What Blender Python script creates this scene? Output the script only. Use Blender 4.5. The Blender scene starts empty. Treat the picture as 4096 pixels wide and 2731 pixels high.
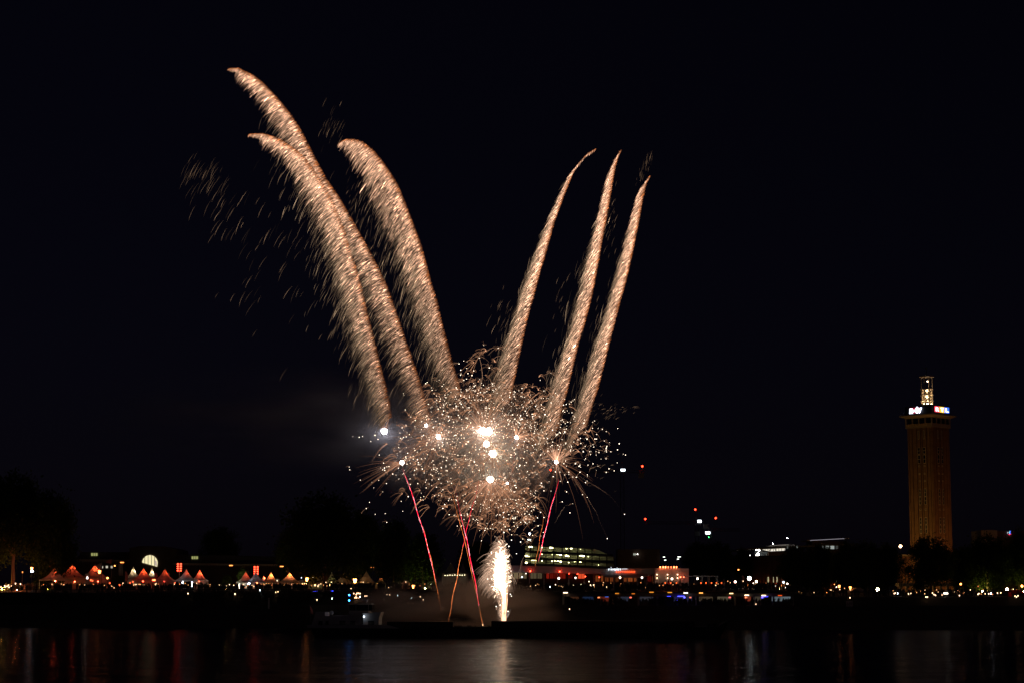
import bpy, bmesh, math, random
import numpy as np
from mathutils import Vector, Matrix

random.seed(7)
RNG = np.random.default_rng(11)
scene = bpy.context.scene
COL = scene.collection

# ------------------------------------------------------------------ camera
FPX, CX, CY, HORIZON = 8000.0, 2048.0, 1365.5, 2410.0
TH = math.atan((HORIZON - CY) / FPX)
CAMZ = 6.0
cam_d = bpy.data.cameras.new("camera")
cam_d.sensor_width = 36.0
cam_d.lens = 36.0 * FPX / 4096.0
cam_d.clip_end = 6000
cam_d.clip_start = 0.5
cam = bpy.data.objects.new("camera", cam_d)
cam.location = (0, 0, CAMZ)
cam.rotation_euler = (math.pi / 2 + TH, 0, 0)
COL.objects.link(cam)
scene.camera = cam

# ------------------------------------------------------------------ world, moonless night sky
world = bpy.data.worlds.new("World")
scene.world = world
world.use_nodes = True
wn = world.node_tree
wbg = wn.nodes["Background"]
sky = wn.nodes.new("ShaderNodeTexSky")
sky.sky_type = 'NISHITA'
sky.sun_disc = False
sky.sun_elevation = math.radians(4)
sky.sun_rotation = math.radians(140)
hsv = wn.nodes.new("ShaderNodeHueSaturation")
hsv.inputs["Saturation"].default_value = 0.45
tint = wn.nodes.new("ShaderNodeMix")
tint.data_type = 'RGBA'
tint.blend_type = 'MULTIPLY'
tint.inputs[0].default_value = 1.0
tint.inputs[7].default_value = (0.55, 0.46, 1.25, 1)
wn.links.new(sky.outputs[0], hsv.inputs["Color"])
wn.links.new(hsv.outputs[0], tint.inputs[6])
wn.links.new(tint.outputs[2], wbg.inputs["Color"])
wbg.inputs["Strength"].default_value = 0.0011

scene.view_settings.view_transform = 'Standard'
scene.view_settings.look = 'None'
scene.view_settings.exposure = 0.0
scene.view_settings.gamma = 1.0
scene.view_settings.use_curve_mapping = False
scene.render.engine = 'CYCLES'
cy = scene.cycles
cy.use_denoising = True
cy.denoising_input_passes = 'RGB_ALBEDO_NORMAL'
cy.max_bounces = 6
cy.diffuse_bounces = 2
cy.glossy_bounces = 2
cy.transmission_bounces = 4
cy.volume_bounces = 0
cy.sample_clamp_indirect = 4.0
cy.volume_step_rate = 2.0
cy.volume_max_steps = 128

# ------------------------------------------------------------------ helpers
def at(px, py, D):
    a, b = (px - CX) / FPX, -(py - CY) / FPX
    y = math.cos(TH) - b * math.sin(TH)
    z = math.sin(TH) + b * math.cos(TH)
    s = D / y
    return Vector((a * s, D, CAMZ + z * s))

def at_np(px, py, D):
    a, b = (px - CX) / FPX, -(py - CY) / FPX
    y = math.cos(TH) - b * math.sin(TH)
    z = math.sin(TH) + b * math.cos(TH)
    s = D / y
    return np.stack([a * s, D + 0 * s, CAMZ + z * s], -1)

def mpp(D):
    return D / FPX * 1.0

def yshore(x):
    return 468.0 - 0.2 * x

PS = [-6, 0, 10, 25, 30, 34.2, 34.5, 60, 80]
PZ = ([-2, 0, 1.6, 5.4, 5.5, 7.7, 8.7, 9.8, 9.8],          # stepped bank on the left
      [-2, 0, 1.6, 5.4, 5.4, 5.4, 8.7, 9.8, 9.8],          # arcade quay
      [-2, 0, 1.6, 5.4, 5.4, 5.4, 7.4, 8.3, 9.0])          # lower promenade on the right
def gz(x, y):
    s = y - yshore(x)
    zs = [float(np.interp(s, PS, z)) for z in PZ]
    w1 = min(1, max(0, (x - 14) / 5)); w2 = min(1, max(0, (x - 67) / 6))
    return (zs[0] * (1 - w1) + zs[1] * w1) * (1 - w2) + zs[2] * w2

def ypx(px, s):
    a = (px - CX) / FPX / 1.0083
    return (468.0 + s) / (1 + 0.2 * a)

def tag(o, label=None, cat=None, group=None, kind=None):
    if label: o["label"] = label
    if cat: o["category"] = cat
    if group: o["group"] = group
    if kind: o["kind"] = kind
    return o

def thing(name, label, cat, loc=(0, 0, 0), group=None, rz=0.0):
    o = bpy.data.objects.new(name, None)
    o.empty_display_size = 0.5
    COL.objects.link(o)
    o.location = loc
    o.rotation_euler = (0, 0, rz)
    return tag(o, label, cat, group)

# materials
MATS = {}
def mat(name, color, rough=0.7, metal=0.0, var=0.25, scale=1.5, emis=None, strength=0.0, sampling='AUTO', bump=0.0):
    if name in MATS: return MATS[name]
    m = bpy.data.materials.new(name)
    m.use_nodes = True
    n, l = m.node_tree.nodes, m.node_tree.links
    b = n["Principled BSDF"]
    b.inputs["Roughness"].default_value = rough
    b.inputs["Metallic"].default_value = metal
    if emis is not None:
        b.inputs["Base Color"].default_value = (*color, 1)
        b.inputs["Emission Color"].default_value = (*emis, 1)
        b.inputs["Emission Strength"].default_value = strength
        m.cycles.emission_sampling = sampling
    else:
        tc = n.new("ShaderNodeTexCoord")
        nz = n.new("ShaderNodeTexNoise")
        nz.inputs["Scale"].default_value = scale
        nz.inputs["Detail"].default_value = 5
        l.new(tc.outputs["Object"], nz.inputs["Vector"])
        mx = n.new("ShaderNodeMix"); mx.data_type = 'RGBA'
        l.new(nz.outputs["Fac"], mx.inputs[0])
        mx.inputs[6].default_value = (*[c * (1 - var) for c in color], 1)
        mx.inputs[7].default_value = (*[min(1, c * (1 + var)) for c in color], 1)
        l.new(mx.outputs[2], b.inputs["Base Color"])
        if bump:
            bp = n.new("ShaderNodeBump"); bp.inputs["Strength"].default_value = bump
            l.new(nz.outputs["Fac"], bp.inputs["Height"]); l.new(bp.outputs[0], b.inputs["Normal"])
    MATS[name] = m
    return m

def lamp_mat(name, color, strength, sampling='FRONT'):
    return mat(name, (0.05, 0.05, 0.05), emis=color, strength=strength, sampling=sampling)

# mesh builder -------------------------------------------------------
class MB:
    def __init__(s): s.v, s.f = [], []
    def add(s, vs, fs):
        o = len(s.v); s.v += [tuple(v) for v in vs]; s.f += [tuple(i + o for i in f) for f in fs]; return s
    def box(s, c, d, rz=0.0):
        hx, hy, hz = d[0] / 2, d[1] / 2, d[2] / 2
        cs, sn = math.cos(rz), math.sin(rz)
        vs = []
        for z in (-hz, hz):
            for x, y in ((-hx, -hy), (hx, -hy), (hx, hy), (-hx, hy)):
                vs.append((c[0] + x * cs - y * sn, c[1] + x * sn + y * cs, c[2] + z))
        return s.add(vs, [(0, 3, 2, 1), (4, 5, 6, 7), (0, 1, 5, 4), (1, 2, 6, 5), (2, 3, 7, 6), (3, 0, 4, 7)])
    def tube(s, pts, rads, n=6):
        pts = [Vector(p) for p in pts]
        if not hasattr(rads, '__len__'): rads = [rads] * len(pts)
        rings = []
        for i, p in enumerate(pts):
            t = (pts[min(i + 1, len(pts) - 1)] - pts[max(i - 1, 0)]).normalized()
            u = t.cross(Vector((0, 1, 0.01)))
            if u.length < 1e-3: u = t.cross(Vector((1, 0, 0)))
            u.normalize(); w = t.cross(u)
            rings.append([p + (u * math.cos(2 * math.pi * k / n) + w * math.sin(2 * math.pi * k / n)) * rads[i] for k in range(n)])
        vs = [q for r in rings for q in r]; fs = []
        for i in range(len(pts) - 1):
            for k in range(n):
                fs.append((i * n + k, i * n + (k + 1) % n, (i + 1) * n + (k + 1) % n, (i + 1) * n + k))
        fs.append(tuple(range(n))[::-1]); fs.append(tuple((len(pts) - 1) * n + k for k in range(n)))
        return s.add(vs, fs)
    def ball(s, c, r, seg=8, rings=5, sz=1.0):
        vs, fs = [(c[0], c[1], c[2] - r * sz)], []
        for i in range(1, rings):
            a = -math.pi / 2 + math.pi * i / rings
            for k in range(seg):
                b = 2 * math.pi * k / seg
                vs.append((c[0] + r * math.cos(a) * math.cos(b), c[1] + r * math.cos(a) * math.sin(b), c[2] + r * sz * math.sin(a)))
        vs.append((c[0], c[1], c[2] + r * sz)); top = len(vs) - 1
        for k in range(seg):
            fs.append((0, 1 + (k + 1) % seg, 1 + k))
            fs.append((top, 1 + (rings - 2) * seg + k, 1 + (rings - 2) * seg + (k + 1) % seg))
            for i in range(rings - 2):
                fs.append((1 + i * seg + k, 1 + i * seg + (k + 1) % seg, 1 + (i + 1) * seg + (k + 1) % seg, 1 + (i + 1) * seg + k))
        return s.add(vs, fs)
    def prism(s, poly, y0, y1):
        """polygon of (x,z) extruded along world Y"""
        n = len(poly)
        vs = [(x, y0, z) for x, z in poly] + [(x, y1, z) for x, z in poly]
        fs = [tuple(range(n)), tuple(range(2 * n - 1, n - 1, -1))]
        for i in range(n): fs.append((i, i + n, (i + 1) % n + n, (i + 1) % n))
        return s.add(vs, fs)
    def pxprism(s, polypx, D, depth):
        P = [at(a, b, D) for a, b in polypx]
        return s.prism([(p.x, p.z) for p in P], D, D + depth)
    def pxbox(s, x0, y0, x1, y1, D, depth):
        return s.pxprism([(x0, y1), (x1, y1), (x1, y0), (x0, y0)], D, depth)
    def build(s, name, m, parent=None, world=True, smooth=False):
        me = bpy.data.meshes.new(name)
        vs = s.v
        if parent is not None and world:
            l = parent_world(parent)
            vs = [(a - l[0], b - l[1], c - l[2]) for a, b, c in vs]
        me.from_pydata(vs, [], s.f); me.update()
        me.validate()
        if m is not None: me.materials.append(m)
        if smooth: me.polygons.foreach_set("use_smooth", [True] * len(me.polygons))
        o = bpy.data.objects.new(name, me)
        COL.objects.link(o)
        if parent is not None: o.parent = parent
        return o

def parent_world(p):
    l = Vector(p.location)
    while p.parent: p = p.parent; l += Vector(p.location)
    return l

def fixn(o):
    bm = bmesh.new(); bm.from_mesh(o.data)
    bmesh.ops.recalc_face_normals(bm, faces=bm.faces); bm.to_mesh(o.data); bm.free(); return o

def copy_tree(o, parent=None):
    c = o.copy(); COL.objects.link(c); c.parent = parent
    for ch in list(o.children): copy_tree(ch, c)
    return c

FONTCACHE = {}
def text_mesh(string, size, extrude=0.02, shear=0.0, space=1.0, off=0.0):
    cu = bpy.data.curves.new("lettering", 'FONT')
    cu.body = string; cu.size = size; cu.extrude = extrude; cu.shear = shear; cu.space_character = space
    cu.offset = off; cu.resolution_u = 3
    o = bpy.data.objects.new("lettering_source", cu); COL.objects.link(o)
    bpy.context.view_layer.update()
    me = bpy.data.meshes.new_from_object(o.evaluated_get(bpy.context.evaluated_depsgraph_get()))
    bpy.data.objects.remove(o); bpy.data.curves.remove(cu)
    me.transform(Matrix.Rotation(math.pi / 2, 4, 'X'))       # now in XZ plane facing -Y
    return me

def fit_text(name, string, m, parent, x0, x1, z0, z1, y, rz=0.0, shear=0.0, off=0.0, depth=0.08, space=1.0):
    """lettering whose local x-range/z-range is fitted to the box; rz turns it about z at (x0,y)"""
    me = text_mesh(string, 1.0, 0.5, shear, space, off)
    co = np.empty(len(me.vertices) * 3, np.float32); me.vertices.foreach_get("co", co); co = co.reshape(-1, 3)
    mn, mx = co.min(0), co.max(0)
    co[:, 0] = (co[:, 0] - mn[0]) / (mx[0] - mn[0]) * (x1 - x0)
    co[:, 2] = (co[:, 2] - mn[2]) / (mx[2] - mn[2]) * (z1 - z0) + z0
    co[:, 1] = (co[:, 1] - mn[1]) / (mx[1] - mn[1]) * depth - depth
    cs, sn = math.cos(rz), math.sin(rz)
    X = co[:, 0] * cs - co[:, 1] * sn + x0; Y = co[:, 0] * sn + co[:, 1] * cs + y
    co[:, 0], co[:, 1] = X, Y
    l = parent_world(parent)
    co -= np.array(l, np.float32)
    me.vertices.foreach_set("co", co.ravel()); me.update()
    me.materials.clear(); me.materials.append(m)
    o = bpy.data.objects.new(name, me); COL.objects.link(o); o.parent = parent
    return o

# ------------------------------------------------------------------ glow material for burning sparks
def spark_material():
    m = bpy.data.materials.new("burning_spark"); m.use_nodes = True
    n, l = m.node_tree.nodes, m.node_tree.links
    n.clear()
    out = n.new("ShaderNodeOutputMaterial"); em = n.new("ShaderNodeEmission"); a = n.new("ShaderNodeAttribute")
    a.attribute_name = "spark_colour"
    l.new(a.outputs["Color"], em.inputs["Color"]); l.new(em.outputs[0], out.inputs[0])
    em.inputs["Strength"].default_value = 1.0
    m.cycles.emission_sampling = 'NONE'
    return m
SPARK = spark_material()

def streak_mesh(name, P, R, C, origin=(0, 0, 0)):
    """P (N,K,3) paths, R (N,K) radii, C (N,K,3) heat colour -> one mesh of three-sided burning tubes"""
    N, K, _ = P.shape
    T = np.empty_like(P); T[:, 1:-1] = P[:, 2:] - P[:, :-2]; T[:, 0] = P[:, 1] - P[:, 0]; T[:, -1] = P[:, -1] - P[:, -2]
    T /= np.linalg.norm(T, axis=-1, keepdims=True) + 1e-9
    U = np.cross(T, np.array([0.05, 1.0, 0.03])); U /= np.linalg.norm(U, axis=-1, keepdims=True) + 1e-9
    W = np.cross(T, U)
    V = np.empty((N, K, 3, 3), np.float32)
    for k in range(3):
        a = 2 * math.pi * k / 3
        V[:, :, k] = P + (U * math.cos(a) + W * math.sin(a)) * R[..., None]
    V -= np.array(origin, np.float32)
    base = (np.arange(N) * K * 3)[:, None, None] + (np.arange(K - 1) * 3)[None, :, None]
    quads = []
    for k in range(3):
        k2 = (k + 1) % 3
        quads.append(np.concatenate([base + k, base + k2, base + 3 + k2, base + 3 + k], -1))
    F = np.concatenate([q.reshape(-1, 4) for q in quads]).astype(np.int32)
    me = bpy.data.meshes.new(name)
    me.vertices.add(N * K * 3); me.vertices.foreach_set("co", V.ravel())
    me.loops.add(F.size); me.loops.foreach_set("vertex_index", F.ravel())
    me.polygons.add(len(F)); me.polygons.foreach_set("loop_start", np.arange(0, F.size, 4, dtype=np.int32))
    me.update(calc_edges=True)
    at_ = me.attributes.new("spark_colour", 'FLOAT_COLOR', 'POINT')
    cc = np.ones((N, K, 3, 4), np.float32); cc[..., :3] = C[:, :, None, :]
    at_.data.foreach_set("color", cc.ravel())
    me.materials.append(SPARK)
    return me

OCT = np.array([(1, 0, 0), (-1, 0, 0), (0, 1, 0), (0, -1, 0), (0, 0, 1), (0, 0, -1)], np.float32)
OCTF = np.array([(0, 2, 4), (2, 1, 4), (1, 3, 4), (3, 0, 4), (2, 0, 5), (1, 2, 5), (3, 1, 5), (0, 3, 5)], np.int32)
def dots_mesh(name, P, R, C, origin=(0, 0, 0)):
    N = len(P)
    V = P[:, None, :] + OCT[None] * R[:, None, None] - np.array(origin)
    F = (np.arange(N) * 6)[:, None, None] + OCTF[None]
    F = F.reshape(-1, 3).astype(np.int32)
    me = bpy.data.meshes.new(name)
    me.vertices.add(N * 6); me.vertices.foreach_set("co", V.astype(np.float32).ravel())
    me.loops.add(F.size); me.loops.foreach_set("vertex_index", F.ravel())
    me.polygons.add(len(F)); me.polygons.foreach_set("loop_start", np.arange(0, F.size, 3, dtype=np.int32))
    me.update(calc_edges=True)
    at_ = me.attributes.new("spark_colour", 'FLOAT_COLOR', 'POINT')
    cc = np.ones((N, 6, 4), np.float32); cc[..., :3] = C[:, None, :]
    at_.data.foreach_set("color", cc.ravel())
    me.materials.append(SPARK)
    return me

def link_mesh(name, me, parent=None, loc=None):
    o = bpy.data.objects.new(name, me); COL.objects.link(o)
    if parent is not None: o.parent = parent
    if loc is not None: o.location = loc
    return o

def join_meshes(name, a, b):
    bm = bmesh.new(); bm.from_mesh(a); bm.from_mesh(b)
    me = bpy.data.meshes.new(name); bm.to_mesh(me); bm.free(); me.materials.append(SPARK); return me

# ================================================================== SETTING
def water_material():
    m = bpy.data.materials.new("river_water"); m.use_nodes = True
    n, l = m.node_tree.nodes, m.node_tree.links
    n.remove(n["Principled BSDF"]); out = n["Material Output"]
    dif = n.new("ShaderNodeBsdfDiffuse"); dif.inputs["Color"].default_value = (0.006, 0.007, 0.008, 1)
    glo = n.new("ShaderNodeBsdfAnisotropic"); glo.inputs["Color"].default_value = (0.42, 0.42, 0.44, 1); glo.inputs["Roughness"].default_value = 0.16
    fr = n.new("ShaderNodeFresnel"); fr.inputs["IOR"].default_value = 1.3
    mixs = n.new("ShaderNodeMixShader")
    l.new(fr.outputs[0], mixs.inputs[0]); l.new(dif.outputs[0], mixs.inputs[1]); l.new(glo.outputs[0], mixs.inputs[2]); l.new(mixs.outputs[0], out.inputs[0])
    tc = n.new("ShaderNodeTexCoord")
    mp = n.new("ShaderNodeMapping"); mp.inputs["Scale"].default_value = (0.3, 0.9, 1)
    l.new(tc.outputs["Object"], mp.inputs["Vector"])
    n1 = n.new("ShaderNodeTexNoise"); n1.inputs["Scale"].default_value = 1.0; n1.inputs["Detail"].default_value = 3
    n2 = n.new("ShaderNodeTexNoise"); n2.inputs["Scale"].default_value = 0.12; n2.inputs["Detail"].default_value = 2
    l.new(mp.outputs[0], n1.inputs["Vector"]); l.new(mp.outputs[0], n2.inputs["Vector"])
    b1 = n.new("ShaderNodeBump"); b1.inputs["Strength"].default_value = 1.0; b1.inputs["Distance"].default_value = 0.6
    b2 = n.new("ShaderNodeBump"); b2.inputs["Strength"].default_value = 1.0; b2.inputs["Distance"].default_value = 2.2
    l.new(n1.outputs["Fac"], b1.inputs["Height"]); l.new(n2.outputs["Fac"], b2.inputs["Height"])
    l.new(b2.outputs[0], b1.inputs["Normal"]); [l.new(b1.outputs[0], q_.inputs["Normal"]) for q_ in (glo, fr)]
    return m

w = MB(); w.add([(-1500, 4, 0), (1500, 4, 0), (1500, 900, 0), (-1500, 900, 0)], [(0, 1, 2, 3)])
tag(w.build("river_water", water_material()), kind="structure")

def ground_mesh():
    xs = sorted(set([float(v) for v in np.linspace(-1500, 1500, 61)] + [float(v) for v in np.linspace(-160, 160, 81)] + [14., 19., 67., 73.]))
    ss = [-6, 0, 5, 10, 17, 25, 30, 34.2, 34.5, 42, 50, 60, 100, 200, 500, 1500, 3500]
    vs, fs = [], []
    for s in ss:
        for x in xs:
            y = yshore(x) + s
            vs.append((x, y, gz(x, y)))
    n = len(xs)
    for i in range(len(ss) - 1):
        for j in range(n - 1):
            fs.append((i * n + j, i * n + j + 1, (i + 1) * n + j + 1, (i + 1) * n + j))
    g = MB(); g.add(vs, fs); return g
tag(ground_mesh().build("riverbank_ground", mat("ground_gravel", (0.05, 0.045, 0.04), 0.9, scale=0.3, bump=0.3)), kind="structure")
nb = MB(); nb.box((0, -30, 1.2), (3000, 70, 6.4))
tag(nb.build("near_quay", mat("quay_stone", (0.08, 0.075, 0.07), 0.9)), kind="structure")
# ================================================================== FIREWORKS
FD = 350.0
def resample(pts, n):
    pts = np.array(pts, float); seg = np.linalg.norm(np.diff(pts, axis=0), axis=1); cum = np.r_[0, np.cumsum(seg)]
    t = np.linspace(0, cum[-1], n); return np.stack([np.interp(t, cum, pts[:, 0]), np.interp(t, cum, pts[:, 1])], -1), cum[-1]

def comet(label, edge, wprof, ang0, ang1, D, n, tail=0.16, lean=1.0, bright=1.0, fall=0.65):
    C, L = resample(edge, 800)
    T = np.gradient(C, axis=0)
    n = int(n * 2.3)
    t = RNG.random(n)
    t = t ** 1.15
    idx = np.clip((t * 799).astype(int), 0, 799)
    W = np.interp(t, [a for a, b in wprof], [b for a, b in wprof]) * lean
    # clumpy shedding
    cl = 0.75 + 0.25 * np.sin(t * L / 19.0 + 2 * np.sin(t * 31)) * np.sin(t * L / 47.0)
    u = RNG.random(n)
    far = RNG.random(n) < tail * np.clip((t - 0.1) * 2.2, 0, 1)
    s = np.where(far, W * (0.45 + RNG.exponential(0.55, n)), W * (u ** 2.3) * (0.8 + 0.3 * RNG.random(n)) * (0.75 + 0.5 * cl))
    rel = s / np.maximum(W, 1)
    ang = np.radians(ang0 + (ang1 - ang0) * np.clip(rel, 0, 1.8) / 1.3 + RNG.normal(0, 4.5, n))
    dx, dy = -np.cos(ang), np.sin(ang)
    # start of each streak: along a bending path from the edge
    angm = np.radians(ang0 + (ang1 - ang0) * np.clip(rel, 0, 1.8) / 2.6)
    x0 = C[idx, 0] - np.cos(angm) * s + RNG.normal(0, 0.6, n)
    y0 = C[idx, 1] + np.sin(angm) * s + RNG.normal(0, 0.6, n)
    ln = np.where(far, RNG.uniform(22, 75, n), RNG.uniform(12, 40, n) * (0.75 + 0.5 * rel))
    ln *= np.clip(W / 25, 0.35, 1)
    K = 4
    k = np.linspace(0, 1, K)[None, :]
    bend = np.radians(10) * (k - 0.5)
    px = x0[:, None] - np.cos(ang[:, None] + bend) * ln[:, None] * k
    py = y0[:, None] + np.sin(ang[:, None] + bend) * ln[:, None] * k
    Dn = D + RNG.normal(0, 1, n)[:, None] * np.maximum(W, 8)[:, None] * mpp(D) * 0.35 * np.clip(rel, 0.25, 1.2)[:, None] + 0 * k
    P = at_np(px, py, Dn)
    r = np.where(far, RNG.uniform(0.010, 0.022, n), RNG.uniform(0.010, 0.022, n))
    R = r[:, None] * np.array([0.45, 1.0, 1.0, 0.3])[None, :]
    hot = np.array([1.0, 0.55, 0.34]) * 1.5; deep = np.array([0.42, 0.105, 0.018]); tan = np.array([0.95, 0.62, 0.38])
    e = np.clip(1 - s / 8.0, 0, 1)[:, None]
    c = hot * (1 - e) + deep * e
    c = np.where(far[:, None], tan * 0.9, c)
    br = 1.25 * np.exp(RNG.normal(-0.42, 0.95, n)) * (0.30 + 0.5 * cl) * (1 - 0.5 * np.clip(rel - .2, 0, 1)) * (1 - fall * np.clip((t - 0.55) / 0.45, 0, 1))
    br = np.where(far, br * 0.6, br)
    c = c * br[:, None] * bright * 1.0
    prof = np.array([0.35, 1.0, 1.25, 0.6])[None, :, None]
    CC = c[:, None, :] * prof
    head = at(edge[-1][0], edge[-1][1], D)
    me = streak_mesh("spark_tail", P, R, CC, head)
    o = link_mesh("firework_comet", me, None, head)
    return tag(o, label, "firework", "comets of golden sparks rising from the barge")

C1 = [(922,274),(956,273),(1017,302),(1058,335),(1109,389),(1160,450),(1201,511),(1237,580),(1272,649),(1308,715),(1364,797),(1415,884),(1471,985),(1517,1073),(1553,1150),(1589,1252),(1619,1339),(1655,1441),(1686,1533),(1721,1655),(1738,1715)]
C2 = [(1002,536),(1053,534),(1099,547),(1140,567),(1186,598),(1221,629),(1252,669),(1283,715),(1313,761),(1339,812),(1359,863),(1385,931),(1405,1002),(1431,1079),(1451,1155),(1466,1227),(1487,1308),(1507,1385),(1522,1451),(1543,1528),(1563,1614),(1570,1670)]
C3 = [(1360,572),(1385,557),(1415,556),(1451,565),(1492,598),(1528,639),(1563,690),(1594,741),(1624,812),(1655,894),(1686,977),(1706,1048),(1727,1130),(1752,1206),(1772,1298),(1793,1374),(1813,1451),(1834,1512),(1850,1570)]
C4 = [(2384,596),(2356,612),(2327,645),(2297,686),(2279,730),(2257,785),(2239,836),(2220,887),(2202,953),(2184,1019),(2165,1078),(2147,1151),(2132,1203),(2114,1269),(2099,1335),(2085,1401),(2070,1474),(2055,1540),(2045,1600)]
C5 = [(2486,600),(2473,630),(2459,689),(2448,755),(2437,821),(2422,902),(2411,961),(2400,1027),(2385,1107),(2371,1181),(2356,1239),(2338,1305),(2319,1364),(2301,1437),(2286,1503),(2268,1577),(2250,1635),(2231,1720)]
C6 = [(2602,704),(2587,733),(2572,799),(2561,865),(2547,939),(2532,1012),(2517,1078),(2503,1137),(2484,1203),(2466,1276),(2448,1342),(2433,1401),(2415,1474),(2396,1547),(2374,1613),(2350,1700)]
comet("tallest golden spark trail, its curved tip highest at the upper left", C1,
      [(0,3),(.05,34),(.15,60),(.3,82),(.5,80),(.75,72),(1,42)], 18, 46, 352, 5000, 0.18, lean=.72, bright=0.95)
comet("sickle-tipped golden spark trail just below the tallest one", C2,
      [(0,3),(.08,34),(.2,66),(.35,88),(.6,76),(1,45)], 24, 52, 349, 4500, 0.36, lean=.74)
comet("broad hooked golden spark trail, third from the left, bending over leftwards at its top", C3,
      [(0,6),(.06,45),(.12,88),(.25,115),(.45,100),(.7,86),(1,50)], 34, 58, 347, 4700, 0.3, lean=.8, bright=0.9)
comet("slender golden spark trail whose tip bends right, leftmost of the right-hand three", C4,
      [(0,3),(.08,16),(.2,36),(.4,78),(.6,95),(.8,125),(1,100)], 34, 62, 351, 4000, 0.36, lean=.85, bright=1.1)
comet("straight golden spark trail in the middle of the right-hand three", C5,
      [(0,3),(.05,30),(.3,62),(.6,88),(.85,108),(1,90)], 38, 63, 354, 4500, 0.32, bright=1.05)
comet("golden spark trail farthest to the right, with a bent pointed tip", C6,
      [(0,3),(.05,36),(.3,66),(.6,88),(.85,104),(1,90)], 38, 63, 348, 4200, 0.32, bright=1.05)

def loose(label, pts, D, ang=(48, 62), ln=(25, 85), b=0.5):
    n = len(pts); pts = np.array(pts, float)
    a = np.radians(RNG.uniform(*ang, n)); L = RNG.uniform(*ln, n); K = 5
    k = np.linspace(0, 1, K)[None]
    bd = np.radians(12) * (k - 0.5)
    px = pts[:, 0:1] - np.cos(a[:, None] + bd) * L[:, None] * k; py = pts[:, 1:2] + np.sin(a[:, None] + bd) * L[:, None] * k
    P = at_np(px, py, D + RNG.normal(0, 4, n)[:, None] + 0 * k)
    R = np.full((n, K), 0.017) * np.array([0.3, .8, 1, 1, .3])
    c = np.array([0.9, 0.55, 0.32]) * (np.exp(RNG.normal(-0.95, 0.8, n)) * b)[:, None]
    C = c[:, None, :] * np.array([.3, .7, 1, 1.1, .5])[None, :, None]
    o0 = at(pts[0][0], pts[0][1], D)
    return tag(link_mesh("drifting_sparks", streak_mesh("drifting_sparks", P, R, C, o0), None, o0), label, "sparks", kind="stuff")
def cloud(cx, cy, sx, sy, n, th=0.0):
    a = RNG.normal(0, 1, (n, 2)) * [sx, sy]; c, s = math.cos(th), math.sin(th)
    return [(cx + x * c - y * s, cy + x * s + y * c) for x, y in a]
loose("thin dying sparks drifting apart left of the spark trails", cloud(850, 690, 55, 30, 42, .3) + cloud(900, 790, 80, 60, 20, .6)
      + cloud(1080, 900, 110, 110, 34, .7) + cloud(1040, 1150, 90, 120, 14, .5) + [(760,715),(790,760),(880,880),(940,830),(1290,1335),(1150,1470),(1180,1255),(1020,1030)], 351, b=0.42)
loose("faint sparks falling above the hooked spark trail", cloud(1335, 500, 28, 45, 34), 351, (56, 64), (20, 60), 0.22)
loose("faint sparks falling between the hooked trail and its neighbour", cloud(1420, 800, 30, 90, 30) + cloud(1470, 1020, 30, 120, 25), 350, (50, 62), (15, 50), 0.35)
loose("faint sparks above the rightmost spark trail", [(2600 + RNG.normal(0, 9) - 0.35 * j, 610 + j + RNG.normal(0, 8)) for j in RNG.uniform(-10, 120, 34)], 349, (66, 78), (12, 40), 0.5)
loose("thin sparks falling between the right-hand spark trails", cloud(2445, 880, 18, 60, 34) + cloud(2240, 1200, 15, 70, 12) + cloud(2400, 1260, 14, 60, 12) + cloud(2010, 1250, 25, 50, 26), 350, (56, 66), (15, 45), 0.42)
loose("thin short sparks scattered to the right of the burst", cloud(2450, 1640, 60, 18, 50, -.1) + cloud(2330, 1850, 110, 90, 40) + cloud(2280,1650,50,60,60), 350, (-5, 50), (8, 26), 0.35)

# ---- star burst -----------------------------------------------------
FLARES = [ # px, py, radius m, colour, emission, label
 (1930,1722,.62,(1,.86,.66),130,"left one of the two merged blinding white flares at the heart of the burst"),
 (1951,1724,.75,(1,.86,.66),150,"right one of the two merged blinding white flares, the brightest of the burst"),
 (1946,1774,.48,(1,.9,.7),110,"round warm white flare just below the two merged flares"),
 (1971,1813,.62,(1,.95,.66),120,"yellowish white flare low in the middle of the burst"),
 (1961,1916,.52,(1,.92,.7),110,"white flare with long downward rays at the bottom of the burst"),
 (1537,1723,.52,(.9,.88,1),120,"cool white flare glowing in grey smoke at the far left of the burst"),
 (1754,1746,.40,(1,.85,.7),90,"white flare with curling rays left of the burst centre"),
 (2066,1748,.30,(1,.85,.75),90,"white flare with rays fanning up to the right of the burst centre"),
 (2225,1846,.30,(1,.85,.75),90,"white flare with a tall fan of straight rays on the right of the burst"),
 (1608,1849,.34,(1,.9,.8),90,"white flare at the top end of the left red streak"),
 (1705,1700,.26,(1,.85,.75),70,"small round pinkish white flare between the two left flares"),
 (2029,1931,.20,(1,.85,.75),50,"small white flare right of the lowest flare"),
]
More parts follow.
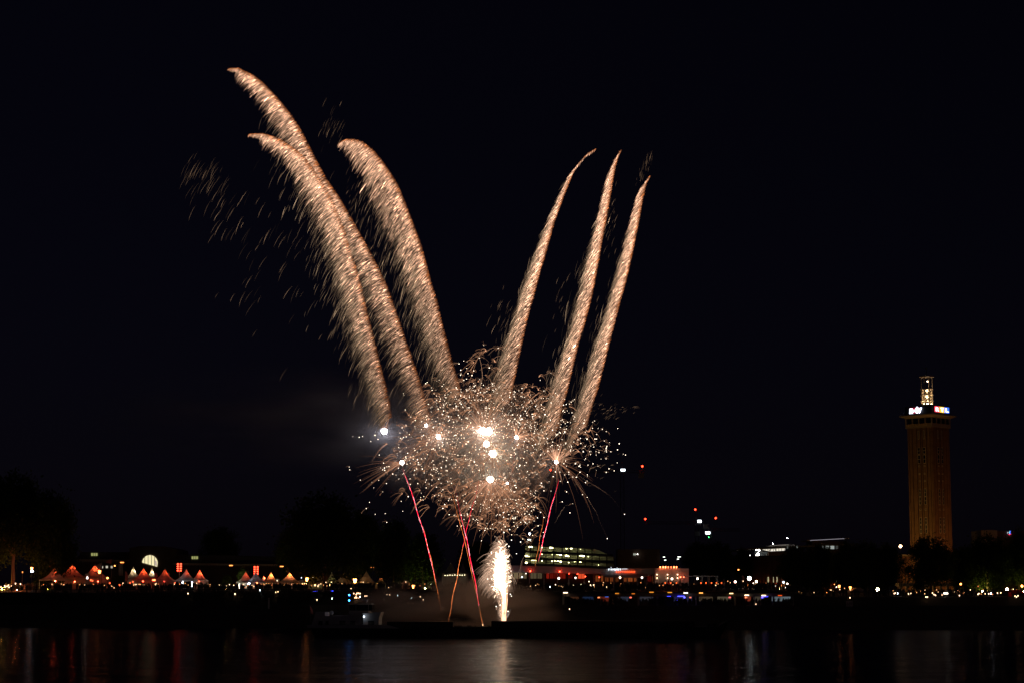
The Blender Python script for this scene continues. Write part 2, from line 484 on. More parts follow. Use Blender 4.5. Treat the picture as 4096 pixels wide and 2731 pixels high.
def rays(cx, cy, n, a0, a1, l0, l1, grav, D, b, w=0.03, col=(1, .5, .3), k0=0.0, pw=1.0, curl=0.0):
    """n arcs from a point; angles in degrees, 0 = right, 90 = up; grav in px of droop for l=100"""
    a = np.radians(RNG.uniform(a0, a1, n)); L = l0 + (l1 - l0) * RNG.random(n) ** pw; K = 7
    k = np.linspace(k0, 1, K)[None]
    el = RNG.uniform(-0.7, 0.7, n)[:, None]
    px = cx + np.cos(a)[:, None] * L[:, None] * k * np.cos(el) ; py = cy - np.sin(a)[:, None] * L[:, None] * k * np.cos(el)
    py = py + (grav * (L[:, None] / 100) ** 1.5 + curl * L[:, None]) * k ** 2; px = px - (0.25 * grav * (L[:, None] / 100) ** 1.5 + .15 * curl * L[:, None]) * k ** 2
    P = at_np(px, py, D + np.sin(el) * L[:, None] * k * mpp(D))
    R = np.full((n, K), w) * np.array([1, 1, 1, 1, .9, .7, .3])
    c = np.array(col)[None] * (np.exp(RNG.normal(-0.1, 0.5, n)) * b)[:, None]
    C = c[:, None, :] * np.array([2.6, 1.5, 1, .85, .7, .6, .4])[None, :, None]
    return P, R, C
RAYSPEC = {0: [(110,0,360,25,120,8,.55),(60,40,150,30,110,4,.8)], 1: [(120,0,360,25,130,8,.6),(60,20,130,30,130,4,.9)], 2: [(50,0,360,15,80,12,.45)],
 3: [(60,0,360,15,90,12,.5),(40,190,300,40,160,10,.35)], 4: [(60,200,340,40,200,14,.45),(30,0,360,20,120,14,.4)], 5: [(30,30,130,14,60,-4,.35),(14,60,110,20,75,0,.5)],
 6: [(46,0,360,15,70,14,.8),(24,20,110,30,85,20,1.0)], 7: [(46,-20,110,20,95,6,1.0)], 8: [(70,30,150,25,105,3,1.1),(30,0,60,25,90,10,.7),(8,240,330,30,95,10,.5)],
 9: [(10,0,360,10,40,6,.4),(9,185,215,60,200,12,.3)], 10: [(8,0,360,8,24,4,.5)], 11: [(10,0,360,8,26,6,.5)]}
for i, (px, py, r, c, e, lab) in enumerate(FLARES):
    D = FD + [0, 1, -2, -1, 0, 3, 1, -1, 2, 0, 1, -1][i]
    p = at(px, py, D)
    t = thing("firework_flare", lab, "firework", p, "blinding flares within the burst")
    m = lamp_mat("flare_core_%d" % i, c, e * .75, 'FRONT'); m.name = "flare_core"
    k = MB(); k.ball(p, r, 10, 6); k.build("core", m, t)
    Ps, Rs, Cs = zip(*[rays(px, py, n, a0, a1, l0, l1, g, D, b) for n, a0, a1, l0, l1, g, b in RAYSPEC[i]])
    link_mesh("spark_rays", streak_mesh("spark_rays", np.concatenate(Ps), np.concatenate(Rs), np.concatenate(Cs), p), t)

def sample_stars():
    S = []
    def g(cx, cy, sx, sy, n): S.extend([(cx + RNG.normal(0, sx), cy + RNG.normal(0, sy)) for _ in range(n)])
    def e(cx, cy, rx, ry, n, p=0.6):
        for _ in range(n):
            a, r = RNG.uniform(0, 2 * math.pi), RNG.random() ** p
            S.append((cx + rx * r * math.cos(a), cy + ry * r * math.sin(a)))
    e(1940, 1700, 270, 160, 470, .5)
    e(1975, 1800, 240, 150, 230, .5)
    e(1740, 1760, 170, 110, 150, .55)
    e(1975, 1640, 210, 110, 130, .5)
    e(2180, 1690, 170, 130, 130, .55)
    e(2300, 1790, 150, 120, 100, .55)
    e(2060, 1950, 120, 120, 130, .6)
    e(1960, 2040, 190, 90, 110, .55)
    e(1790, 1900, 180, 110, 90, .6)
    e(1850, 1560, 140, 70, 60, .6)
    e(2110, 2090, 80, 80, 36, .6)
    e(1640, 1860, 120, 60, 40, .6)
    return S
core_stars = sample_stars()
FRINGE = [(1397,1866),(1399,1877),(1411,1744),(1437,1747),(1450,1744),(1441,1918),(1487,1927),(1495,1949),(1515,1919),(1531,1965),(1478,2007),(1465,2032),(1501,2055),(1541,2052),(1547,2087),(1605,2003),(1611,2043),(1633,1984),(1681,1995),(1693,1998),(1546,1932),
 (1855,1443),(1868,1446),(1843,1479),(1867,1472),(1872,1493),(1895,1482),(1746,1511),(1793,1513),(1703,1533),(1709,1528),(1791,1576),(1775,1536),(1614,1573),(1616,1580),(1549,1617),(1621,1638),(1643,1666),(1629,1729),(1512,1755),(1500,1739),(1483,1764),(1517,1818),(1538,1870),(1531,1877),(1539,1879),
 (2393,1711),(2471,1712),(2438,1768),(2426,1788),(2477,1773),(2470,1797),(2380,1754),(2386,1754),(2396,1808),(2420,1803),(2426,1805),(2493,1814),(2502,1818),(2469,1849),(2424,1833),(2404,1834),(2436,1873),(2457,1881),(2425,1887),(2333,1804),(2362,1816),(2363,1782),(2375,1786),(2348,1754),
 (2372,1853),(2352,1858),(2320,1858),(2350,1903),(2342,1928),(2348,1922),(2291,1906),(2271,1926),(2308,1906),(2196,1924),(2213,1904),(2176,1961),(2204,1962),(2241,1923),(2249,2005),(2266,1965),(2280,2049),(2291,2012),(2330,1976),(2349,1987),(2429,2152),(2498,2055),(2176,1946),
 (2276,1650),(2288,1649),(2254,1640),(2314,1640),(2319,1659),(2378,1682),(2371,1687),(2333,1692),(2254,1685),(2267,1702),(1836,1454),(1935,1380),(1993,1392),(2024,1430),(1957,1470),(1917,1431),(2204,1492),(2187,1592),(2144,1595),(2161,1519),(1866,1515),(1986,1690)]
BIG = {(1917,1431):10,(1957,1470):14,(1993,1392):12,(2024,1430):10,(2204,1492):11,(2187,1592):13,(1935,1380):5,(1836,1454):4}
def star_parts(px, py, D, nh=None, size=1.0, b=1.0, lmax=28):
    nh = RNG.integers(0, 8) if nh is None else nh
    p = at(px, py, D)
    dm = (np.array([p]), np.array([RNG.uniform(0.045, 0.088) * size]), np.array([np.array([1.0, .80, .60]) * RNG.uniform(1.5, 7.0) * b]))
    if nh == 0: return dm, None
    base = RNG.uniform(40, 170)
    P, R, C = rays(px, py, nh, base - 110, base + 110, 8, lmax, 14, D, 0.38 * b, w=0.02, col=(1, .52, .3), curl=.55)
    C = C[:, ::-1] * 0.9
    return dm, (P, R, C)
order = sorted(core_stars, key=lambda q: -abs((q[0] - 1950) / 330) - abs((q[1] - 1760) / 230))
indiv = [(q, True) for q in FRINGE] + [(q, False) for q in order[:300 - len(FRINGE)]]
for (q, fr) in indiv:
    D = FD + RNG.normal(0, 7)
    nh = BIG.get(q, None)
    dm, hr = star_parts(q[0], q[1], D, nh if nh else (max(0, RNG.integers(0, 12) - 8) if fr else RNG.integers(0, 5)), 1.08 if fr else 1.0, 1.0, 60 if nh else 24)
    p = Vector(dm[0][0])
    me = dots_mesh("crackling_star", *dm, origin=p)
    if hr is not None: me = join_meshes("crackling_star", me, streak_mesh("hair", *hr, origin=p))
    o = link_mesh("crackling_star", me, None, p)
    tag(o, "small white crackling star trailing fine curled sparks on the fringe of the burst", "firework star", "crackling stars on the fringe of the burst")
dp, dr, dc, hp, hr_, hc = [], [], [], [], [], []
for q in order[300 - len(FRINGE):]:
    dm, hr = star_parts(q[0], q[1], FD + RNG.normal(0, 8))
    dp.append(dm[0]); dr.append(dm[1]); dc.append(dm[2])
    if hr is not None: hp.append(hr[0]); hr_.append(hr[1]); hc.append(hr[2])
o0 = at(1950, 1760, FD)
me1 = dots_mesh("stars", np.concatenate(dp), np.concatenate(dr), np.concatenate(dc), o0)
# fine brown hair sparks filling the burst: long arcs radiating from the flares and short curls
hp2, hr2, hc2 = [], [], []
for (px, py, n, a0, a1, l0, l1, g, b) in [(1940,1722,240,0,360,50,300,16,.22),(1971,1813,170,0,360,50,260,20,.18),(1961,1916,160,180,360,50,230,22,.24),(1754,1746,110,120,260,50,240,16,.18),
     (1608,1849,16,150,230,50,220,12,.2),(2066,1748,90,0,360,40,180,18,.14),(2225,1846,40,0,360,40,200,18,.14),(2225,1846,5,-60,-20,120,260,40,.28)]:
    P, R, C = rays(px, py, n, a0, a1, l0, l1, g, FD + 2, b * 1.25, w=0.024, col=(1, .42, .22), k0=0.12)
    hp2.append(P); hr2.append(R); hc2.append(C)
for (cx, cy, rx, ry, n) in [(1940,1690,300,190,620),(1970,1850,230,150,380),(1960,2020,210,110,380),(2100,2070,90,90,120),(1720,1770,200,120,200),(2200,1700,190,150,230),(1790,1950,200,90,140),(2070,1960,110,120,200),(1880,1560,190,80,170),(2000,1440,120,60,50),(2190,1560,110,60,60)]:
    for _ in range(n // 6):
        a, r = RNG.uniform(0, 2 * math.pi), RNG.random() ** .55
        b0 = RNG.uniform(20, 190)
        P, R, C = rays(cx + rx * r * math.cos(a), cy + ry * r * math.sin(a), 6, b0 - 60, b0 + 60, 12, 66, 20, FD + RNG.normal(0, 8), .62, w=0.02, col=(1, .47, .25), curl=.6)
        hp2.append(P); hr2.append(R); hc2.append(C[:, ::-1] if _ % 2 else C)
me2 = streak_mesh("hairs", np.concatenate(hp + hp2), np.concatenate(hr_ + hr2), np.concatenate(hc + hc2), o0)
tag(link_mesh("burst_sparks", join_meshes("burst_sparks", me1, me2), None, o0), "dense cloud of white stars and brown curling sparks filling the burst", "sparks", kind="stuff")

# ---- long falling arcs on the right
def path_obj(name, label, cat, group, strands, D):
    """strands: list of (px points, radius, colour, brightness profile)"""
    Ps, Rs, Cs = [], [], []
    K = 70
    for pts, r, col, prof in strands:
        q, L = resample(pts, K)
        q = q + np.stack([np.sin(np.linspace(0, 17, K) + RNG.uniform(0, 6)), 0 * np.linspace(0, 1, K)], -1) * 1.3
        P = at_np(q[:, 0], q[:, 1], D + 0 * q[:, 0])[None]
        pr = np.interp(np.linspace(0, 1, K), np.linspace(0, 1, len(prof)), prof)
        wob = 1 + 0.55 * np.sin(np.linspace(0, 37, K) + RNG.uniform(0, 6)) * RNG.random(K); pr = pr * (0.8 + 0.5 * RNG.random(K))
        R = (np.full(K, r * .38) * np.clip(pr, 0.2, 1.3) * wob)[None]
        C = (np.array(col)[None] * pr[:, None])[None]
        Ps.append(P); Rs.append(R); Cs.append(C)
    o0 = at(strands[0][0][-1][0], strands[0][0][-1][1], D)
    me = streak_mesh(name, np.concatenate(Ps), np.concatenate(Rs), np.concatenate(Cs), o0)
    return tag(link_mesh(name, me, None, o0), label, cat, group)
RED, ORA = (3.6, .07, .20), (2.2, .55, .12)
G = "red and orange rising comets"
path_obj("rising_comet", "bright red streak on the left wound with an orange thread", "firework", G,
  [([(1611,1872),(1622,1903),(1656,1999),(1675,2064),(1698,2137),(1720,2221),(1743,2328)], .085, RED, [.25,.9,1,1,1.1,.9,.4]),
   ([(1611,1872),(1622,1903),(1656,1999),(1675,2064),(1698,2137),(1720,2221),(1743,2328)], .03, (6,2.6,2.8), [.2,.9,1,1,1,.8,.3]),
   ([(1690,2100),(1704,2150),(1712,2185),(1722,2225),(1745,2335),(1756,2400),(1774,2484)], .06, ORA, [.25,.8,1,1,.7,.22,.2])], 348)
path_obj("rising_comet", "streak turning from orange to red as it leans right, crossing its neighbour", "firework", G,
  [([(1916,1920),(1900,1990),(1878,2064),(1861,2145),(1850,2187)], .06, RED, [.3,.6,.9,.9,.9]),
   ([(1853,2175),(1850,2187),(1827,2311),(1808,2400),(1795,2484)], .065, (2.6,.62,.16), [.7,1.2,1.1,.9,.4])], 350)
path_obj("rising_comet", "thin orange streak leaning left just beside the bright red one by the fountain", "firework", G,
  [([(1800,1950),(1812,1985),(1827,2041),(1850,2131),(1878,2243),(1897,2345),(1917,2423),(1924,2456),(1931,2499)], .06, ORA, [.15,.7,.8,1,1,1,.6,.3,.9])], 347)
path_obj("rising_comet", "bright red streak leaning left that ends beside the fountain", "firework", G,
  [([(1817,1945),(1838,2035),(1866,2153),(1886,2255),(1905,2350),(1917,2420)], .08, RED, [.2,.5,1,1.1,1.1,.6]),
   ([(1838,2035),(1866,2153),(1886,2255),(1905,2350),(1917,2420)], .03, (6,2.6,3), [.2,.8,1,1,.5])], 349)
path_obj("rising_comet", "bright red streak on the right, standing over the parking garage", "firework", G,
  [([(2237,1915),(2222,1965),(2208,2013),(2183,2114),(2168,2180),(2153,2243)], .08, RED, [.4,.8,1,1,1.1,.5]),
   ([(2230,1940),(2208,2013),(2183,2114),(2168,2180),(2153,2243)], .028, (6,2.6,3), [.2,.8,1,1,.4])], 349)
path_obj("rising_comet", "thin orange streak just left of the red one over the parking garage", "firework", G,
  [([(2180,2035),(2172,2085),(2163,2131),(2150,2210),(2140,2263)], .05, ORA, [.15,.8,.9,1,.5])], 351)
path_obj("rising_comet", "short orange streak against the right edge of the fountain", "firework", G,
  [([(2009,2090),(2001,2135),(1994,2164),(1988,2205),(1985,2235)], .045, ORA, [.1,.3,.7,.9,.6])], 352)
path_obj("rising_comet", "faint tan pair of threads between the fountain and the garage", "firework", G,
  [([(2093,2226),(2080,2270),(2066,2310),(2046,2350)], .04, (.5,.33,.22), [1,.9,.6,.2]), ([(2092,2240),(2080,2290),(2070,2320),(2057,2362)], .04, (.5,.2,.12), [.6,1,.7,.2]),
   ([(2085,2250),(2095,2280),(2107,2320)], .03, (.3,.14,.1), [.6,.8,.2])], 351)
path_obj("rising_comet", "dim red thread inside the right half of the burst", "firework", G,
  [([(2062,1790),(2055,1830),(2052,1865),(2046,1900),(2038,1945)], .04, (.8,.1,.08), [.6,1,1,.6,.2])], 346)
G2 = "long falling sparks"
path_obj("falling_spark", "steeper of two long thin arcs falling right, ending above the restaurant", "firework", G2,
  [([(2291,1912),(2320,1950),(2349,1987),(2383,2044),(2397,2082),(2412,2110),(2429,2150)], .04, (.55,.3,.18), [.5,.8,.8,.7,.4,.25,.3])], 350)
path_obj("falling_spark", "flatter of two long thin arcs falling far to the right", "firework", G2,
  [([(2314,1901),(2374,1938),(2429,1972),(2465,2010),(2485,2035),(2498,2055)], .04, (.5,.26,.15), [.5,.8,.8,.35,.2,.2])], 351)
path_obj("falling_spark", "short pale spark falling right of the right red streak", "firework", G2,
  [([(2257,2026),(2240,2052),(2228,2075),(2219,2092)], .04, (.6,.36,.22), [.8,.9,.6,.3])], 351)

# ---- fountain on the barge
def fountain():
    b = at(2018, 2483, 350)
    t = thing("firework_fountain", "blinding white fountain of sparks shooting up from the right hold of the barge", "firework", b)
    m = lamp_mat("fountain_core", (1, .56, .26), 14, 'FRONT')
    k = MB()
    spine = [(2016,2483),(2017,2430),(2017,2385),(2011,2350),(2003,2325),(1999,2300),(1998,2270),(1999,2245),(2001,2218)]
    rad = [3.2,3.8,6,13,22,26,22,14,4]
    k.tube([at(x, y, 350) for x, y in spine], [r * mpp(350) for r in rad], 10)
    k.build("core", m, t, smooth=True)
    Ps, Rs, Cs = [], [], []
    def burst(n, yr, spread, l, b, left):
        yy = RNG.normal(yr[0], yr[1], n); xx = 2003 + RNG.normal(0, spread * 1.2, n)
        K = 7; kk = np.linspace(0, 1, K)[None]
        L = RNG.uniform(*l, n) * np.clip(1.15 - np.where(yy > 2280, 1.5, 1.0) * np.abs(yy - 2280) / 170, .2, 1)
        a = np.radians(RNG.uniform(-25, 75, n))
        if left: dx = -np.cos(a)
        else: dx = np.cos(a) * 0.42
        px = xx[:, None] + dx[:, None] * L[:, None] * kk; py = yy[:, None] - np.sin(a)[:, None] * L[:, None] * kk + L[:, None] * 0.75 * kk ** 2
        Dn = 350 + RNG.normal(0, 1, n)[:, None] * L[:, None] * mpp(350) * 0.5 * kk
        P = at_np(px, py, Dn); R = np.full((n, K), .024) * np.array([1, 1, 1, 1, 1, .8, .35])
        c = np.array([1, .62, .42])[None] * (np.exp(RNG.normal(.15, .6, n)) * b)[:, None]
        C = c[:, None, :] * np.array([2.2, 1.6, 1.1, .8, .7, .7, .6])[None, :, None]
        Ps.append(P); Rs.append(R); Cs.append(C)
    burst(1200, (2275, 44), 11, (18, 88), .48, True)
    burst(700, (2280, 44), 9, (20, 90), .5, False)
    burst(240, (2205, 26), 9, (20, 60), .5, True); burst(160, (2210, 24), 9, (25, 60), .5, False)
    burst(160, (2375, 35), 7, (25, 75), .5, True); burst(110, (2390, 35), 6, (30, 80), .5, False)
    burst(300, (2430, 35), 4, (5, 26), .5, True); burst(200, (2430, 35), 4, (5, 30), .5, False)
    # thick white heart
    n = 1500; K = 7; kk = np.linspace(0, 1, K)[None]
    yy = RNG.normal(2290, 34, n); xx = 2000 + RNG.normal(0, 10, n); L = RNG.uniform(10, 34, n); a = np.radians(RNG.uniform(40, 140, n))
    px = xx[:, None] + np.cos(a)[:, None] * L[:, None] * kk; py = yy[:, None] - np.sin(a)[:, None] * L[:, None] * kk + L[:, None] * .4 * kk ** 2
    Ps.append(at_np(px, py, 350 + RNG.normal(0, 1.0, n)[:, None] + 0 * kk)); Rs.append(np.full((n, K), .06)); Cs.append(np.ones((n, K, 3)) * np.array([4, 2.9, 2.0]))
    # rising jets
    n = 60; xx0 = 2017 + RNG.normal(0, 3.2, n); h = RNG.uniform(60, 260, n)
    px = xx0[:, None] + RNG.normal(0, 4, n)[:, None] * kk; py = 2483 - h[:, None] * kk
    Ps.append(at_np(px, py, 350 + RNG.normal(0, .3, n)[:, None] + 0 * kk)); Rs.append(np.full((n, K), .045)); Cs.append(np.ones((n, K, 3)) * np.array([2.6, 1.4, .8]))
    n = 3; px = np.array([[2014.5] * K, [2015] * K, [1972] * K]) + 0 * kk; py = np.array([[2180.], [2150.], [2200.]]) - np.array([[55], [90], [2]]) * kk
    Ps.append(at_np(px, py, 350 + 0 * px)); Rs.append(np.full((n, K), .035)); Cs.append(np.ones((n, K, 3)) * np.array([.5, .25, .15]))
    link_mesh("spark_spray", streak_mesh("spark_spray", np.concatenate(Ps), np.concatenate(Rs), np.concatenate(Cs), b), t)
    n = 70
    pts = at_np(2008 + RNG.normal(0, 34, n), RNG.normal(2260, 75, n), 350 + RNG.normal(0, 2, n))
    link_mesh("crackle_stars", dots_mesh("crackle_stars", pts, RNG.uniform(.08, .14, n), np.ones((n, 3)) * np.array([3, 2.6, 2.1]), b), t)
fountain()
def mine(px, py, top, label, n=60, b=.45, rot=80, spread=22):
    p = at(px, py, 350)
    P, R, C = rays(px, py, n, rot - spread, rot + spread, top * .3, top, 8, 350, b * .5, w=.035, col=(.8, .6, .5), k0=.45)
    P2, R2, C2 = rays(px, py, 16, rot - 6, rot + 6, top * .3, top * .5, 0, 350, b * 4, w=.05, col=(1, .5, .25))
    return tag(link_mesh("spark_mine", streak_mesh("spark_mine", np.concatenate([P, P2]), np.concatenate([R, R2]), np.concatenate([C, C2]), p), None, p), label, "firework", "small jets of sparks on the barge")
mine(2022, 2482, 62, "small spraying jet of sparks starting up right of the fountain")
mine(1931, 2500, 12, "tiny orange jet at the foot of the orange streak on the low deck", 10, .8)

# ---- smoke
def smoke(name, label, c, r, dens, scale, aniso, seed, shade=(.5,.48,.5)):
    m = bpy.data.materials.new(name); m.use_nodes = True
    n, l = m.node_tree.nodes, m.node_tree.links; n.clear()
    out = n.new("ShaderNodeOutputMaterial"); v = n.new("ShaderNodeVolumePrincipled")
    v.inputs["Color"].default_value = (*shade, 1); v.inputs["Anisotropy"].default_value = aniso
    tc = n.new("ShaderNodeTexCoord"); nz = n.new("ShaderNodeTexNoise")
    mp = n.new("ShaderNodeMapping"); mp.inputs["Location"].default_value = (seed, seed, 0); mp.inputs["Scale"].default_value = scale
    nz.inputs["Scale"].default_value = 1.0; nz.inputs["Detail"].default_value = 3
    l.new(tc.outputs["Object"], mp.inputs[0]); l.new(mp.outputs[0], nz.inputs["Vector"])
    gr = n.new("ShaderNodeTexGradient"); gr.gradient_type = 'SPHERICAL'
    l.new(tc.outputs["Object"], gr.inputs[0])
    mr = n.new("ShaderNodeMapRange"); mr.inputs[1].default_value = .4; mr.inputs[2].default_value = .75
    l.new(nz.outputs["Fac"], mr.inputs[0])
    pw = n.new("ShaderNodeMath"); pw.operation = 'POWER'; pw.inputs[1].default_value = 1.7; l.new(gr.outputs["Fac"], pw.inputs[0])
    m1 = n.new("ShaderNodeMath"); m1.operation = 'MULTIPLY'; l.new(mr.outputs[0], m1.inputs[0]); l.new(pw.outputs[0], m1.inputs[1])
    m2 = n.new("ShaderNodeMath"); m2.operation = 'MULTIPLY'; l.new(m1.outputs[0], m2.inputs[0]); m2.inputs[1].default_value = dens
    l.new(m2.outputs[0], v.inputs["Density"]); l.new(v.outputs[0], out.inputs["Volume"])
    k = MB(); k.ball((0, 0, 0), 1.0, 24, 14)
    o = k.build(name, m); o.location = c; o.scale = r
    return tag(o, label, "smoke", kind="stuff")
smoke("smoke", "grey smoke drifting left round the cool white flare", at(1480, 1700, 354), (24, 9, 11), .14, (1.3, 1, 1.8), 0.2, 3)
smoke("smoke", "thin smoke lit up inside the burst, also giving the flares a halo", at(1880, 1800, 355), (19, 9, 14), 2.0, (1.2, 1, 1.3), 0.2, 9)  # thickened so it also stands in for the glow around the flares
smoke("smoke", "smoke lying low over the deck of the barge, coloured brown for the warm fountain light", at(1830, 2445, 360), (21, 7, 7), 6.0, (2.2, 1, 2.4), 0.1, 17, (.66,.52,.45))  # warm light of the fountain is put into the smoke colour
smoke("smoke", "faint smoke bank hanging over the trees on the left", at(1050, 1680, 365), (38, 9, 12), .2, (1.1, 1, 1.6), 0.0, 23)
# ================================================================== SHORE: shared materials
M_DARKM = mat("dark_metal", (0.03, 0.03, 0.032), 0.5, 0.6)
M_GREYM = mat("grey_metal", (0.25, 0.25, 0.25), 0.5, 0.5)
M_BRICK = mat("brick", (0.23, 0.12, 0.075), 0.9, scale=0.8, var=0.35, bump=0.2)
M_DBRICK = mat("dark_brick", (0.07, 0.045, 0.035), 0.9, scale=0.6, var=0.3)  # plain dark brick tone with random variation
M_STONE = mat("pale_stone", (0.38, 0.34, 0.27), 0.85, scale=1.2)
M_ROOF = mat("roof_slate", (0.06, 0.06, 0.065), 0.8)
M_CONC = mat("concrete", (0.3, 0.3, 0.28), 0.85, scale=0.7)
M_WHITEW = mat("white_render", (0.6, 0.57, 0.55), 0.85, scale=0.4, var=0.12)
M_BARK = mat("bark", (0.22, 0.15, 0.10), 0.95, scale=3, var=0.4, bump=0.6)
M_GLASS = mat("dark_glass", (0.02, 0.025, 0.03), 0.1)
M_WHITEP = mat("white_paint", (0.5, 0.49, 0.48), 0.5, var=0.08)
M_HULL = mat("black_hull_paint", (0.012, 0.012, 0.015), 0.5)
M_DECK = mat("rusty_deck", (0.09, 0.05, 0.035), 0.8)
M_CLOTH = mat("dark_clothes", (0.05, 0.045, 0.045), 0.9, scale=2, var=0.5)

def fabric(name, col, tr=0.55):
    m = bpy.data.materials.new(name); m.use_nodes = True
    n, l = m.node_tree.nodes, m.node_tree.links; n.clear()
    out = n.new("ShaderNodeOutputMaterial"); mix = n.new("ShaderNodeMixShader"); d = n.new("ShaderNodeBsdfDiffuse"); t = n.new("ShaderNodeBsdfTranslucent")
    nz = n.new("ShaderNodeTexNoise"); nz.inputs["Scale"].default_value = 1.3; nz.inputs["Detail"].default_value = 4
    tc = n.new("ShaderNodeTexCoord"); l.new(tc.outputs["Object"], nz.inputs["Vector"])
    mx = n.new("ShaderNodeMix"); mx.data_type = 'RGBA'; l.new(nz.outputs["Fac"], mx.inputs[0])
    mx.inputs[6].default_value = (*[c * .75 for c in col], 1); mx.inputs[7].default_value = (*[min(1, c * 1.15) for c in col], 1)
    l.new(mx.outputs[2], d.inputs[0]); l.new(mx.outputs[2], t.inputs[0])
    mix.inputs[0].default_value = tr
    l.new(d.outputs[0], mix.inputs[1]); l.new(t.outputs[0], mix.inputs[2]); l.new(mix.outputs[0], out.inputs[0])
    return m
M_TENT = fabric("white_tent_cloth", (0.75, 0.72, 0.70))
M_TENTRED = fabric("red_tent_cloth", (0.7, 0.05, 0.04))
M_FLAG = fabric("flag_cloth", (0.75, 0.3, 0.28))
M_POST = mat("white_post_paint", (0.65, 0.65, 0.65), 0.5, var=0.1)

# ================================================================== TENTS
def tent(px, apex, x0, x1, eave, D, label, lampcol=None, lamps=0, side=None, sidelit=None, hang=0.25, lamp_py=None):
    W = (x1 - x0) * mpp(D); c = at((x0 + x1) / 2, eave, D)
    ze = c.z; za = at(px, apex, D).z; g = gz(c.x, D + W / 2)
    cx_, cy_ = c.x, D + W / 2
    t = thing("pagoda_tent", label, "tent", (cx_, cy_, g), "high-peaked party tents along the promenade")
    k = MB(); n = 7; m = 11
    H = za - ze; vs, fs = [], []
    # square plan, tensioned concave slopes, m rings from eave to peak, side subdivided
    for i in range(m):
        u = i / (m - 1)
        r = (W / 2) * ((1 - u) ** 1.0 * 0.985 + 0.015) ; r *= (1 - 0.10 * math.sin(math.pi * u))
        z = ze + H * (u ** 1.85 * 0.62 + u * 0.38 if u < 1 else 1)
        for s_ in range(4):
            for j in range(n):
                f = j / n * 2 - 1
                sag = 0.05 * H * (1 - f * f) * math.sin(math.pi * min(1, u * 1.15)) ** .5 if 0 < u < 1 else 0
                p = [(f, -1), (1, f), (-f, 1), (-1, -f)][s_]
                vs.append((cx_ + p[0] * r, cy_ + p[1] * r, z - sag))
    N = 4 * n
    for i in range(m - 1):
        for j in range(N): fs.append((i * N + j, i * N + (j + 1) % N, (i + 1) * N + (j + 1) % N, (i + 1) * N + j))
    k.add(vs, fs)
    roof = k.build("roof", M_TENT, t, smooth=True)
    v = MB()
    for s_ in range(4):
        for j in range(n):
            f0, f1 = j / n * 2 - 1, (j + 1) / n * 2 - 1
            P = lambda f: [(f, -1), (1, f), (-f, 1), (-1, -f)][s_]
            a, b = P(f0), P(f1); h = W / 2
            v.add([(cx_ + a[0] * h, cy_ + a[1] * h, ze), (cx_ + b[0] * h, cy_ + b[1] * h, ze), (cx_ + b[0] * h, cy_ + b[1] * h, ze - hang - .06 * (j % 2)), (cx_ + a[0] * h, cy_ + a[1] * h, ze - hang - .06 * ((j + 1) % 2))], [(0, 1, 2, 3)])
    v.build("valance", M_TENT, roof and t)
    q = MB(); q.ball((cx_, cy_, za + 0.12), 0.14, 6, 4); q.build("finial", M_GREYM, t)
    for sx in (-1, 1):
        for sy in (-1, 1):
            p = MB(); p.tube([(cx_ + sx * (W / 2 - .08), cy_ + sy * (W / 2 - .08), g - .3), (cx_ + sx * (W / 2 - .08), cy_ + sy * (W / 2 - .08), ze)], .06, 6)
            p.build("post", M_POST, t)
    if side is not None:
        b = MB(); b.add([(cx_ - W / 2, cy_ + W / 2 - .1, g), (cx_ + W / 2, cy_ + W / 2 - .1, g), (cx_ + W / 2, cy_ + W / 2 - .1, ze - .1), (cx_ - W / 2, cy_ + W / 2 - .1, ze - .1)], [(0, 1, 2, 3)])
        b.build("back_wall", M_TENT, t)
    if lampcol is not None:
        lp = (cx_ + .2, cy_, za - H * .42) if lamp_py is None else (cx_ + .2, cy_, at(px, lamp_py, D).z)
        b = MB(); b.ball(lp, .16, 6, 4); b.build("lamp", lamp_mat("tent_peak_glow_%s" % label[:14], lampcol, lamps), t)  # lamp added under the peak to make the cloth glow
    if sidelit is not None:
        lp = (cx_ + sidelit[3], cy_ - .5, g + 2.2)
        b = MB(); b.ball(lp, .15, 6, 4); b.build("lamp", lamp_mat("tent_low_lamp_%s" % label[:14], sidelit[:3], sidelit[4]), t)
    return t
R_, O_, WW_, CW_ = (1, .085, .022), (1, .22, .05), (1, .72, .38), (.8, 1, .75)
